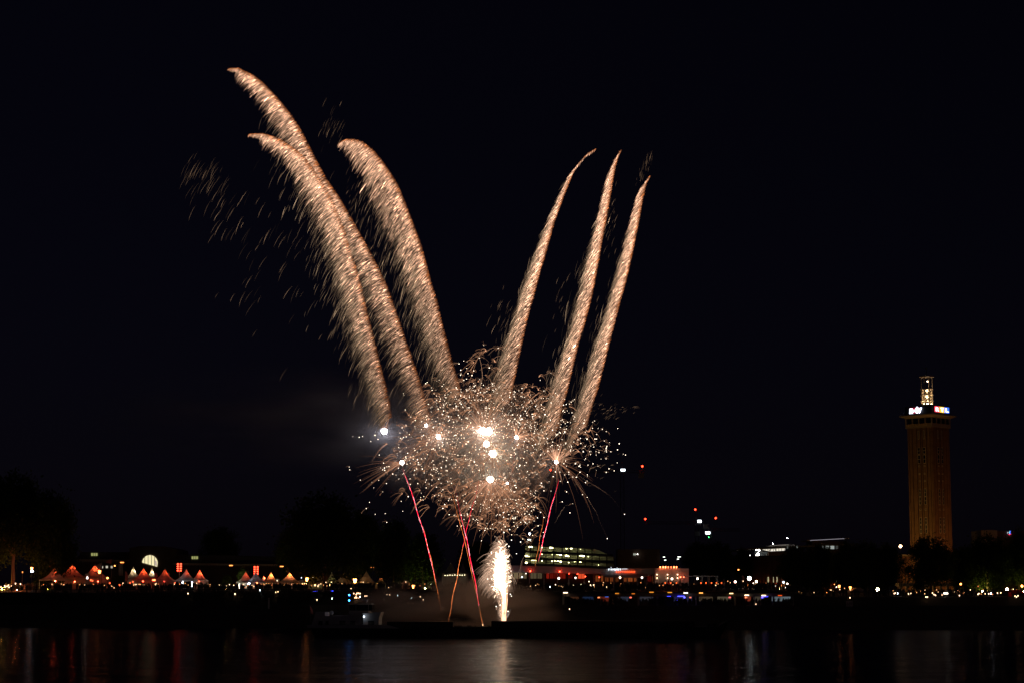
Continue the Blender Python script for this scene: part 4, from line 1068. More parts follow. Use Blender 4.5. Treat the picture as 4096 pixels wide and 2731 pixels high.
q = MB(); q.tube([(0, 0, -.1), (0, 0, .1)], [.1, .16], 6); o = q.build("ground_spotlight", lamp_mat("ground_spot", (1,.16,.05), 60)); o.location = (k.x, k.y, k.z)
tag(o, "small red ground spotlight under the red glowing parasol", "spotlight")

# ================================================================== PARKING GARAGE
def garage():
    D = 640; b = at(2280, 2300, D)
    t = thing("parking_garage", "open multi-storey parking garage with rails and yellow-white lit decks", "parking garage", (b.x, D, gz(b.x, D)))
    # deck lines descend to the right: (x, y) at left and right
    lv = [(2180,2196,2440),(2207,2224,2452),(2233,2250,2458),(2259,2274,2458)]
    xl = 2098
    def yy(i, x): a, b2, xr = lv[i]; return a + (b2 - a) * (x - xl) / (2458 - xl)
    for i in range(4):
        xr = [2378, 2452, 2458, 2458][i]
        k = MB(); k.pxprism([(xl, yy(i, xl) + 1.2), (xr, yy(i, xr) + 1.2), (xr, yy(i, xr) - 2), (xl, yy(i, xl) - 2)], D, 9.5); k.build("deck", M_CONC, t)
        k = MB(); k.pxprism([(xl, yy(i, xl) - 1), (xr, yy(i, xr) - 1), (xr, yy(i, xr) - 8.5), (xl, yy(i, xl) - 8.5)], D - .06, .05); (k.build("parapet", M_DARKM, t) if i else None)
    k = MB(); k.pxprism([(xl, 2300), (2458, 2300), (2458, 2226), (2378, 2192), (xl, 2180)], D + 9.6, .3); k.build("rear_wall", mat("pale_concrete", (.5,.5,.42), .9), t)
    for x in [xl + .8, 2121, 2150, 2184, 2215, 2248, 2279, 2310, 2340, 2368, 2397, 2427, 2456]:
        yt = yy(0, x) if x < 2380 else yy(1, x)
        k = MB(); p0, p1 = at(x, yt, D), at(x, 2300, D); k.box((p0.x, D - .12, (p0.z + p1.z) / 2), (.32, .2, p0.z - p1.z)); k.build("column", M_DARKM, t)
    for i in range(3):
        xr = [2378, 2452, 2458][i]
        for f in (.35, .58, .8):
            k = MB(); y0, y1 = yy(i, xl) * (1 - f) + yy(i + 1, xl) * f, yy(i, xr) * (1 - f) + yy(i + 1, xr) * f
            k.pxprism([(xl, y0 + .5), (xr, y1 + .5), (xr, y1 - .5), (xl, y0 - .5)], D - .35, .1); k.build("rail", M_GREYM, t)
    LG = [(2119,2184,1,7),(2125,2184.5,1,7),(2169,2186,.5,3),(2203,2187,1,9),(2210,2188,.6,5),(2266,2191,.6,4),(2285,2190,1,8),(2322,2193,.4,2.5),(2105,2220,1,9),(2168,2213,.5,3),(2209,2214,.5,3),(2220,2212,.8,7),(2232,2213,1,10),(2243,2216,1,9),(2265,2219,.8,8),(2274,2222,.7,5),(2302,2215,1,10),(2323,2218,1,10),(2333,2221,1,8),(2353,2223,.4,3),(2393,2220,1,10),(2442,2222,.4,2.5),
          (2105,2247,1,9),(2168,2240,.6,3),(2208,2241,.6,4),(2219,2239,.8,5),(2232,2240,1,9),(2244,2243,1,8),(2275,2247,.5,4),(2299,2242,.8,6),(2305,2241,.5,3),(2322,2244,.9,6),(2385,2243,1,7),(2395,2256,.5,3)]
    for x, y, s, w_ in LG:
        deep = RNG.uniform(2.5, 5) if s > .7 else RNG.uniform(5, 8)
        p = at(x, y + 1.2, D + deep); k = MB(); k.tube([(p.x - w_ * .04, p.y, p.z), (p.x + w_ * .04, p.y, p.z)], .11 + .05 * s, 6)
        k.build("deck_lamp", lamp_mat("deck_lamp_%g" % s, (1,.95,.42), 19 * s), t)
    for i, (x, y) in enumerate([(2112,2231),(2160,2218),(2190,2243),(2150,2190),(2135,2246),(2195,2217),(2235,2246)]):
        p = at(x, y - 7, D + 9); k = MB(); k.box(p, (1.6, .1, .1)); k.build("deck_lamp", lamp_mat("deck_inner", (1,.9,.4), 9), t)
garage()
def stairtower():
    D = 650; p = at(2117, 2190, D)
    t = thing("rooftop_cabin", "small lit stair cabin with a cool lamp on the garage roof's left end", "cabin", (p.x, D, p.z))
    k = MB(); k.pxbox(2108, 2156, 2136, 2180, D, 4); k.build("wall", M_DARKM, t)
    k = MB(); k.pxbox(2111, 2155, 2123, 2157.5, D - .1, .1); k.build("window", lamp_mat("cabin_lamp", (.9,1,.9), 7), t)
    k = MB(); k.tube([at(2117, 2156, D), at(2117, 2143, D)], .06, 5); k.build("post", M_GREYM, t)
    k = MB(); k.tube([at(2118, 2137, D), at(2118.5, 2130, D)], [.12, .28], 6); k.build("lamp", lamp_mat("cabin_top", (.75,.9,1), 20), t)
stairtower()

# ================================================================== CRANES
def crane(mx, top, y, x0, x1, D, label, light=None, reds=(), green=None):
    p = at(mx, 2300, D)
    t = thing("tower_crane", label, "tower crane", (p.x, D, gz(p.x, D)))
    zt = at(mx, y, D).z; g = gz(p.x, D); h = .75
    k = MB()
    for sx in (-h, h):
        for sy in (-h, h): k.tube([(p.x + sx, D + sy, g), (p.x + sx, D + sy, zt)], .07, 4)
    z = g; s_ = 1
    while z < zt - 2:
        k.tube([(p.x - h * s_, D - h, z), (p.x + h * s_, D - h, z + 2)], .05, 4); z += 2; s_ = -s_
    k.build("mast", M_DARKM, t)
    a, b = at(x0, y, D), at(x1, y, D); k = MB()
    k.tube([(a.x, D, zt + .6), (b.x, D, zt + .6)], .08, 4)
    for sy in (-.6, .6): k.tube([(a.x, D + sy, zt - .4), (b.x, D + sy, zt - .4)], .08, 4)
    n = max(4, int((b.x - a.x) / 1.6))
    for i in range(n):
        xa, xb = a.x + (b.x - a.x) * i / n, a.x + (b.x - a.x) * (i + .5) / n
        k.tube([(xa, D - .6, zt - .4), (xb, D, zt + .6), (xa + (b.x - a.x) / n, D - .6, zt - .4)], .05, 4)
    k.build("jib", M_DARKM, t)
    k = MB(); k.tube([(p.x, D, zt), (p.x, D, at(mx, top, D).z)], .1, 4); k.build("tower_head", M_DARKM, t)
    k = MB(); bx = b.x if abs(b.x - p.x) < abs(a.x - p.x) else a.x
    k.box((bx + (p.x - bx) * .15, D, zt - 1.6), (2.2, 1, 2)); k.build("counterweight", M_CONC, t)
    if light:
        lx, ly, w_, h_ = light; q = at(lx, ly, D - 1)
        k = MB(); k.box(q, (w_ * mpp(D), .3, h_ * mpp(D))); fl = k.build("floodlight", lamp_mat("crane_flood", (.85,.93,1), 6), t)
        k = MB(); k.box(q - Vector((-.3, 0, h_ * mpp(D) * .5 + .6)), (.5, .3, 1.2)); k.build("bracket", M_WHITEP, fl)
    for rx, ry in reds:
        q = at(rx, ry, D); k = MB(); k.ball(q, .38, 7, 5); k.build("warning_light", lamp_mat("crane_red", (1,.03,.01), 16), t)
        q2 = at(rx, y, D); k = MB(); k.tube([q - Vector((0, 0, .35)), (q.x, D, zt + .6)], .04, 4); k.build("light_bracket", M_DARKM, t)
    if green: q = at(green[0], green[1], D - 1); k = MB(); k.ball(q, .22, 6, 4); k.build("green_light", lamp_mat("crane_green", (.05,1,.2), 8), t)
crane(2491, 1845, 1885, 2200, 2578, 820, "tall crane with a white floodlight box and a red light at its short right end", (2492,1878,17,8), [(2202,1878),(2569,1863)])
crane(2790, 2030, 2090, 2581, 2830, 900, "left of the far crane pair, white floodlight box hanging highest", (2798,2083,15,10), [(2781,2036),(2581,2074)])
crane(2840, 2095, 2118, 2780, 2960, 880, "right of the far crane pair, with a lower white floodlight and a green light", (2831,2129,18,10), [(2863,2070)], (2835,2146))
# ================================================================== HALL ON THE LEFT
def hall():
    D = 620; b = at(600, 2300, D)
    t = thing("exhibition_hall", "long dark brick exhibition hall with a half-round lit window behind the red tents", "hall", (b.x, D, gz(b.x, D)))
    k = MB(); k.pxprism([(250,2340),(520,2340),(520,2240),(250,2234)], D, 30); k.build("wing", M_DBRICK, t)
    k = MB(); k.pxprism([(680,2340),(1290,2340),(1290,2258),(680,2250)], D, 30); k.build("wing", M_DBRICK, t)
    k = MB(); k.pxprism([(518,2340),(682,2340),(682,2192),(660,2184),(560,2182),(518,2190)], D - 4, 34); k.build("gable_block", M_DBRICK, t)
    k = MB(); k.pxprism([(250,2239.5),(518,2242),(518,2237),(250,2234)], D - .5, 6); k.build("cornice", M_STONE, t)
    k = MB(); k.pxprism([(682,2254),(1290,2262),(1290,2257),(682,2249)], D - .5, 6); k.build("cornice", M_STONE, t)
    k = MB()
    for x in list(range(256, 516, 6)) + list(range(688, 1284, 6)):
        y = 2243 + (x - 250) * .008 if x < 600 else 2256 + (x - 682) * .0125
        pass
    for xs_, f in ((range(256, 516, 6), lambda x: 2243 + (x - 250) * .008), (range(688, 1284, 6), lambda x: 2256 + (x - 682) * .0125)):
        up, dn = [], []
        for x in xs_:
            y = f(x); up.append((x, y - 1.4)); dn += [(x, y + 2.2), (x + 2.6, y + 2.2), (x + 2.6, y - .4), (x + 6, y - .4)]
        up.append((x + 6, y - 1.4)); kk = MB(); kk.pxprism(up + dn[::-1], D - .35, .3); fixn(kk.build("dentil_row", M_STONE, t))
    k = MB(); k.pxprism([(300,2238),(520,2238),(520,2206),(330,2206)], D + 8, 20); k.pxprism([(682,2250),(1200,2252),(1180,2226),(682,2214)], D + 8, 20); k.build("roof", M_ROOF, t)
    # half-round window
    cx_, cy_, r = 599.5, 2252, 32
    arc = [(cx_ + r * math.cos(a) * .97, cy_ - 2 - r * math.sin(a)) for a in np.radians(np.linspace(0, 176, 22))]
    arc = [q for q in arc] + [(568.3, 2248), (628.5, 2264.5)]
    pts = [(x, min(y, 2248 + (x - 568) * .275)) for x, y in arc[:-2]]
    poly = [(568.3, 2248), (628.5, 2264.5)] + [q for q in pts if q[1] < 2248 + (q[0] - 568) * .275 - .3]
    k = MB(); k.pxprism(poly, D - 4.25, .1); wd = fixn(k.build("arched_window", lamp_mat("arch_glow", (1,.88,.50), .95), t))
    k = MB()
    for x in (579, 592.3, 605.5, 618.3):
        yt = cy_ - 2 - math.sqrt(max(0, r * r - ((x - cx_) / .97) ** 2)); k.pxbox(x - .9, yt, x + .9, 2248 + (x - 568) * .275 + .3, D - 4.45, .12)
    k.build("mullions", M_DARKM, wd)
    k = MB(); k.pxprism([(616,2236),(626,2243),(628,2262),(619,2259)], D - 4.4, .08); k.build("inner_light", lamp_mat("arch_glow2", (1,.8,.7), .5), wd)
    for x0, y0, n in [(364.5,2210,3),(766.5,2223,3)]:
        k = MB(); k.pxbox(x0, y0, x0 + 25, y0 + 11, (D + 7.7) if True else D, .2); w2 = k.build("window", lamp_mat("attic_glow", (.75,.78,.28), .42), t)
        k = MB(); [k.pxbox(x0 + 25 * f - .8, y0, x0 + 25 * f + .8, y0 + 11, D + 7.5, .15) for f in (.333, .667)]; k.build("glazing_bars", M_DARKM, w2)
    for x0, y0, w_ in [(423,2261,8.5),(443,2261.5,7),(409,2262,3)]:
        k = MB(); k.pxbox(x0, y0, x0 + w_, y0 + 9, D - .15, .1); k.build("window", lamp_mat("small_glow", (1,.9,.7), .55 if x0 == 423 else .2), t)
hall()

# billboard banner hung left of the cream tent
p = at(482, 2285, 590); t = thing("banner_screen", "dim white banner with dark figures' outlines hung beside a flat orange lamp", "banner", (p.x, p.y, gz(p.x, 590)))
k = MB(); k.pxbox(475, 2254, 491, 2300, 590, .2); k.build("banner", mat("banner_cloth", (.5,.48,.45), .8, var=.5, scale=1.2), t)
k = MB(); k.tube([at(474, 2252, 590.1), (at(474, 2252, 590).x, 590.1, gz(p.x, 590))], .07, 5); k.build("pole", M_GREYM, t)

# ================================================================== FLAGS
def flag(px, top, bot, D, label, feather=False, m=M_FLAG, lean=0):
    p = at(px, bot, D); g = ground_at(p); z1 = at(px, top, D).z
    t = thing("beach_flag" if feather else "flagpole", label, "flag", (p.x, p.y, g))
    k = MB(); k.tube([(p.x, p.y, g - .2), (p.x, p.y, z1)], [.07, .035], 6); k.build("pole", M_GREYM, t)
    k = MB()
    if feather:
        n = 8; h = z1 - p.z; L = [(p.x + .03, z1 - h * i / n) for i in range(n + 1)]; R = [(p.x + .03 + .75 * math.sin(math.pi * min(1, .12 + i / n * .75)) ** .7, z1 - .1 - h * i / n) for i in range(n + 1)]
    else:
        n = 8; h = (z1 - p.z) * .9; L = [(p.x - .03, z1 - .2 - h * i / n) for i in range(n + 1)]; R = [(p.x - .1 - 1.5 * (1 - i / n) ** .7, z1 - 1.0 - h * .75 * i / n - .25 * (i % 2)) for i in range(n + 1)]
    vs = [(x, p.y, z) for x, z in L] + [(x, p.y - .1 + .12 * (i % 2), z) for i, (x, z) in enumerate(R)]
    k.add(vs, [(i, i + 1, n + 2 + i, n + 1 + i) for i in range(n)]); k.build("cloth", m, t)
flag(407, 2244, 2276, 556, "limp pinkish white flag on a pole left of the row of small windows", m=M_TENT)
flag(447, 2230, 2240, 556, "bare-looking thin flagpole left of the small red-orange lamp")
flag(500, 2283, 2322, 550, "red feather flag left of the cream tent", True)
flag(619, 2288, 2312, 552, "short red feather flag right of the bright red tent", True)
flag(669, 2287, 2302, 560, "tiny white feather flag right of the dark red tent", True, M_TENT)
flag(2968, 2300, 2322, 540, "dim feather flag left of the dazzling white lamp", True)
flag(3127, 2313, 2345, 530, "orange-lit banner flag beside the brick pillars", True)
p = at(248, 2150, 580); t = thing("antenna_mast", "bare thin mast rising right of the big left tree", "mast", (p.x, p.y, gz(p.x, 580)))
k = MB(); k.tube([(p.x, p.y, gz(p.x, 580)), at(249.5, 2075, 580), at(251.5, 2062, 580)], [.14, .09, .05], 6); k.build("pole", M_GREYM, t)
k = MB(); k.box(at(251, 2063, 580), (.9, .2, .2)); k.build("crossarm", M_GREYM, t)
# lamp lights the trunk from below; heaters / white screens
for px, y0, y1, w_, D, lab in [(652,2335,2357,22,536,"white-framed photo booth doorway glowing red inside, below the dark red tent"),(347,2325,2340,8,545,"small white-framed screen before the third tent"),(560,2332,2352,20,536,"faint white doorway frame below the bright red tent")]:
    a, b = at(px - w_ / 2, y0, D), at(px + w_ / 2, y1, D); t = thing("photo_booth" if w_ == 22 else "white_frame", lab, "frame", ((a.x + b.x) / 2, D, b.z))
    k = MB(); k.box((a.x, D, (a.z + b.z) / 2), (.16, .3, a.z - b.z)); k.box((b.x, D, (a.z + b.z) / 2), (.16, .3, a.z - b.z)); k.box(((a.x + b.x) / 2, D, a.z + .06), (b.x - a.x + .16, .3, .14)); k.build("frame", M_TENT, t)
    if w_ == 22:
        k = MB(); k.box((a.x + .35, D + .1, (a.z + b.z) / 2), (.3, .08, a.z - b.z - .1)); k.box((b.x - .35, D + .1, (a.z + b.z) / 2), (.3, .08, a.z - b.z - .1)); k.build("curtain", M_TENT, t)
p = at(753, 2354, 545); t = thing("bar_counter", "grey-white bar counter lit by blue-white lamps under the tent on white posts", "bar counter", (p.x, 545, gz(p.x, 545)))
k = MB(); k.pxbox(730, 2349, 773, 2366, 545, 1.0); k.build("front_panel", M_WHITEP, t)
k = MB(); k.pxbox(729, 2347.4, 774, 2348.9, 544.9, 1.3); k.build("counter_top", M_GREYM, t)
for px, D in ((730, 544), (768, 546)):
    k = MB(); k.ball(at(px, 2328, D), .17, 6, 4); k.tube([at(px, 2329, D + .2), at(px, 2349, D + .2)], .05, 5); k.build("lamp", lamp_mat("bar_lamp", (.75,.85,1), 18), t)
p = at(349, 2308, 543); t = thing("patio_lamp", "white parasol-shaped standing lamp before the third tent", "lamp", (p.x, 543, gz(p.x, 543)))
k = MB(); k.tube([at(349, 2295, 543), at(349, 2293.6, 543)], [1.0 * .7, .65], 10); k.build("shade", M_TENT, t)
k = MB(); k.tube([(p.x, 543, gz(p.x, 543)), at(349, 2295, 543)], .05, 5); k.build("post", M_GREYM, t)
k = MB(); k.ball(at(349, 2309, 542.8), .2, 6, 4, 1.4); k.build("bulb", lamp_mat("patio_bulb", (1,.85,.7), 14), t)
# orange-red glowing posts in front of the tents
for i, (px, py, e) in enumerate([(439,2330,8),(478,2338,10),(531,2325,10),(520,2329,6),(612,2318,40),(619,2318,40),(700,2330,10),(363,2318,14),(370,2321,10),(1028,2330,46),(997,2332,60),(993,2334,40),(1136,2340,30),(1260,2339,14),(1318,2338,10),(1367,2334,5)]):
    c = (1,.10,.03) if px < 900 or px == 1028 else ((.6,.7,1) if px in (997, 993) else (1,.55,.2))
    p = at(px, py, 546); t = thing("stall_light", "small %s light %s" % (("red", "before the red tents") if c[0] == 1 and c[1] < .2 else (("blue-white", "under the dark tent") if c[0] < 1 else ("warm", "under the dim middle tents"))), "light", (p.x, 546, ground_at(p)), "small lights under the tents " + ("red" if c[1] < .2 else ("blue-white" if c[0] < 1 else "warm")))
    k = MB(); k.ball(p, .2, 6, 4, 1.2); k.build("bulb", lamp_mat("stall_light_%g_%g" % (c[1], e), c, e * .4), t)
    k = MB(); k.tube([(p.x, 546.1, ground_at(p)), (p.x, 546.1, p.z - .2)], .04, 4); k.build("post", M_GREYM, t)

# ================================================================== TREES
def leaf_mat(name, c1, c2):
    m = bpy.data.materials.new(name); m.use_nodes = True
    n, l = m.node_tree.nodes, m.node_tree.links; n.clear()
    out = n.new("ShaderNodeOutputMaterial"); mix = n.new("ShaderNodeMixShader"); d = n.new("ShaderNodeBsdfDiffuse"); t = n.new("ShaderNodeBsdfTranslucent")
    gi = n.new("ShaderNodeNewGeometry"); mx = n.new("ShaderNodeMix"); mx.data_type = 'RGBA'
    l.new(gi.outputs["Random Per Island"], mx.inputs[0]); mx.inputs[6].default_value = (*c1, 1); mx.inputs[7].default_value = (*c2, 1)
    l.new(mx.outputs[2], d.inputs[0]); l.new(mx.outputs[2], t.inputs[0]); mix.inputs[0].default_value = .4
    l.new(d.outputs[0], mix.inputs[1]); l.new(t.outputs[0], mix.inputs[2]); l.new(mix.outputs[0], out.inputs[0]); return m
M_LEAF = leaf_mat("foliage", (.035, .055, .012), (.09, .12, .03))
def crown_mesh(seed, n, flat=1.0):
    """unit crown: radius ~1 horizontally, z 0..2; leaf quads gathered in clumps"""
    r = np.random.default_rng(seed)
    nc = 130; cl = []
    while len(cl) < nc:
        p = r.uniform(-1, 1, 3)
        rr = math.hypot(p[0], p[1]); h = (p[2] + 1) / 2
        lim = (math.sin(math.pi * min(1, .16 + h * .80)) ** .6) * (0.75 + .25 * math.sin(5 * math.atan2(p[1], p[0]) + seed + 4 * h))
        if rr < lim and rr > lim * .25: cl.append((p[0], p[1], p[2] + 1, r.uniform(.10, .24)))
    cl = np.array(cl); idx = r.integers(0, nc, n)
    P = cl[idx, :3] + r.normal(0, 1, (n, 3)) * cl[idx, 3:4] * .8
    s = r.uniform(.025, .055, n)
    A = r.normal(0, 1, (n, 3)); A /= np.linalg.norm(A, axis=1, keepdims=True); B = np.cross(A, r.normal(0, 1, (n, 3))); B /= np.linalg.norm(B, axis=1, keepdims=True)
    V = np.stack([P - A * s[:, None], P + B * s[:, None] * .6, P + A * s[:, None], P - B * s[:, None] * .6], 1)
    me = bpy.data.meshes.new("crown"); me.vertices.add(n * 4); me.vertices.foreach_set("co", V.astype(np.float32).ravel())
    F = np.arange(n * 4, dtype=np.int32); me.loops.add(n * 4); me.loops.foreach_set("vertex_index", F)
    me.polygons.add(n); me.polygons.foreach_set("loop_start", np.arange(0, n * 4, 4, dtype=np.int32)); me.update(calc_edges=True)
    me.materials.append(M_LEAF); return me
CROWNS = [crown_mesh(s, 15000) for s in (3, 8, 21)]
def trunk_mesh(seed):
    """unit trunk: height 1 to the fork, limbs reach z 3 and radius 1 (scaled with the tree)"""
    r = random.Random(seed); k = MB()
    k.tube([(0, 0, -.05), (.01, 0, .3), (-.02, 0, .7), (.02, 0, 1.0), (.03, .02, 1.7), (0, 0, 2.4)], [.085, .065, .055, .05, .03, .01], 8)
    for i in range(9):
        a = 2 * math.pi * i / 9 + r.uniform(-.3, .3); z0 = r.uniform(.8, 1.7); L = r.uniform(.5, .95)
        k.tube([(0, 0, z0), (math.cos(a) * L * .4, math.sin(a) * L * .4, z0 + .3), (math.cos(a) * L * .8, math.sin(a) * L * .8, z0 + .75), (math.cos(a) * L, math.sin(a) * L, z0 + 1.0)], [.035, .025, .014, .005], 5)
    o = k.build("trunk", M_BARK); me = o.data; bpy.data.objects.remove(o); return me
TRUNKS = [trunk_mesh(1), trunk_mesh(2)]
TREES = [
 (35, 1880, 2215, 270, 545, "big tree at the left edge with an orange-lit trunk", 0, "tree"),
 (185, 1960, 2330, 190, 556, "broad tree touching the left-edge tree on its right side", 1, "tree"),
 (268, 2160, 2290, 60, 570, "small dark tree between the big left trees and the first tents", 2, "tree"),
 (872, 2105, 2262, 150, 640, "dim round tree behind the hall between the red masts", 1, "tree"),
 (1290, 1962, 2290, 330, 538, "huge black tree whose thick trunk stands among the middle tents", 0, "tree"),
 (1150, 2120, 2280, 120, 585, "dark tree at the left shoulder of the huge black one", 2, "tree"),
 (1440, 2040, 2290, 170, 575, "dark tree at the right shoulder of the huge black one", 1, "tree"),
 (1570, 2080, 2325, 170, 552, "black tree behind the feet of the longest red streak", 2, "tree"),
 (1690, 2120, 2322, 150, 560, "tree with faintly green leaves left of the nearly black tents", 0, "tree"),
 (1920, 2160, 2300, 180, 600, "dark tree behind the fountain", 1, "tree"),
 (967, 2268, 2318, 42, 566, "small pale-lit leafy shrub left of the dim maroon tent", 2, "shrub"),
 (905, 2296, 2335, 40, 548, "small spiky palm-like shrub lit yellow from below", 0, "shrub"),
 (470, 2300, 2335, 70, 552, "low leafy shrub with lights right of the yellow-orange lamp", 1, "shrub"),
 (2800, 2165, 2290, 130, 585, "dark tree behind the restaurant's right end", 1, "tree"),
 (2880, 2160, 2310, 130, 590, "dark tree right behind the pergola", 0, "tree"),
 (2975, 2190, 2310, 90, 585, "dark tree in front of the lit glass hall's left end", 2, "tree"),
 (3205, 2178, 2345, 170, 560, "large dark tree right of the brick pillars", 0, "tree"),
 (3290, 2172, 2350, 140, 575, "dark tree between the two pillared brick facades", 1, "tree"),
 (3400, 2165, 2345, 150, 556, "dark tree above the pink-lit tent", 2, "tree"),
 (3480, 2160, 2340, 150, 550, "dark tree left of the high warm lamp", 0, "tree"),
 (3560, 2170, 2345, 130, 562, "dark tree directly below the high warm lamp", 1, "tree"),
 (3735, 2145, 2345, 200, 545, "rounded dark tree in front of the tower foot", 2, "tree"),
 (3860, 2185, 2345, 150, 560, "dark tree right of the tower foot", 1, "tree"),
 (3965, 2130, 2345, 190, 550, "dark tree under the rooftop sign with the small m", 0, "tree"),
 (4085, 2120, 2345, 130, 556, "dark tree at the right edge with some green-lit leaves", 2, "tree"),
]
def tree(px, top, bot, wid, D, label, ci, cat):
    p = at(px, bot, D); g = ground_at(p); zt = at(px, top, D).z; R = wid * mpp(D) / 2
    t = thing("tree" if cat == "tree" else "shrub", label, cat, (p.x, D + R * .6, g))
    fork = max(p.z - g, .6)
    tr = bpy.data.objects.new("trunk", TRUNKS[ci % 2]); COL.objects.link(tr); tr.parent = t
    tr.scale = (R * .85, R * .85, (zt - g) / 3.0)
    if fork > .9: pass
    cr = bpy.data.objects.new("crown", CROWNS[ci]); COL.objects.link(cr); cr.parent = t
    lo = p.z - g - .3
    cr.location = (0, 0, lo); cr.scale = (R * 1.08, R * 1.0, (zt - g - lo) / 2.05); cr.rotation_euler = (0, 0, px * .37)
    return t
for a in TREES: tree(*a)
# up-light on the trunk of the left tree and green-lit leaves: small ground lamps
def groundlamp(px, py, D, col, e, label, r=.2):
    p = at(px, py, D); g = ground_at(p)
    k = MB(); k.ball((0, 0, r), r, 7, 5); k.box((0, 0, .03), (r * 2.4, r * 2.4, .06)); o = k.build("ground_uplight", lamp_mat("upl_%g_%g_%g" % (col[0], col[1], e), col, e)); o.location = (p.x, D, g)
    tag(o, label, "ground light")
groundlamp(70, 2350, 543, (1,.20,.06), 420, "orange uplight at the foot of the big left-edge tree")
groundlamp(12, 2350, 552, (1,.42,.04), 420, "amber uplight low at the left picture edge", .25)
groundlamp(190, 2350, 549, (.6,.7,.06), 90, "greenish uplight under the second broad left tree", .1)
groundlamp(905, 2345, 545, (1,.7,.15), 60, "yellow uplight under the palm-like shrub", .15)
groundlamp(950, 2345, 562, (1,.95,.7), 420, "white uplight behind the leafy shrub by the maroon tent")
groundlamp(1700, 2350, 556, (.7,.8,.2), 200, "greenish uplight under the tree left of the nearly black tents")
groundlamp(1330, 2350, 572, (.9,.8,.2), 220, "yellow uplight behind the dim brown tents")
groundlamp(3930, 2350, 553, (.9,.8,.2), 160, "yellow uplight under the tree below the small m sign")
groundlamp(4094, 2300, 553, (.9,.8,.2), 160, "yellow-green uplight at the right picture edge")
groundlamp(3115, 2352, 524, (.9,.8,.2), 60, "yellow uplight between the white globes and the brick pillars")

# ================================================================== FACADES BEHIND RIGHT TREES
def pillared(x0, x1, top, D, label, xs, wins):
    b = at((x0 + x1) / 2, 2330, D); g = gz(b.x, D)
    t = thing("brick_building", label, "building", (b.x, D, g))
    k = MB(); a0, a1 = at(x0, top, D), at(x1, top, D); k.box(((a0.x + a1.x) / 2, D + 8, (g + a0.z) / 2), (a1.x - a0.x, 15, a0.z - g)); k.build("wall", M_BRICK, t)
    k = MB(); k.box(((a0.x + a1.x) / 2, D + 8, a0.z + .2), (a1.x - a0.x + .8, 16, .35)); k.build("roof", M_ROOF, t)
    for x in xs:
        q = at(x, top, D); k = MB(); k.box((q.x, D + .1, (g + q.z) / 2), (.6, .8, q.z - g - .05)); k.build("pillar", M_BRICK, t)
    for x, y0, y1, e in wins:
        k = MB(); k.pxbox(x - 2.2, y0, x + 2.2, y1, D + .35, .1); w2 = k.build("window", lamp_mat("tall_win_%g" % e, (1,.9,.5), e), t)
        k = MB(); k.pxbox(x - 2.3, (y0 * .7 + y1 * .3) - .7, x + 2.3, (y0 * .7 + y1 * .3) + .7, D + .25, .08); k.pxbox(x - 2.9, y0 - .6, x - 2.2, y1, D + .25, .08); k.build("frame", M_DARKM, w2)
    for x in xs[::2]:
        q = at(x, 2336, D - 1.2); k = MB(); k.ball(q, .16, 6, 4); k.build("uplight", lamp_mat("fac_up", (1,.28,.06), 9), t)
    return t
pillared(2960, 3145, 2225, 596, "dark brick facade with a lit orange pillar and tall lit windows", [2985,3012,3040,3053,3080,3098,3124], [(3073,2306,2328,.5),(3095,2306,2328,.6),(3108,2306,2328,.5),(3142,2318,2326,.25)])
pillared(3285, 3360, 2222, 600, "narrow brick facade with one brightly lit slot window among the dark trees", [3296,3322,3338,3352], [(3344,2302,2336,1.2),(3358,2316,2332,.5)])
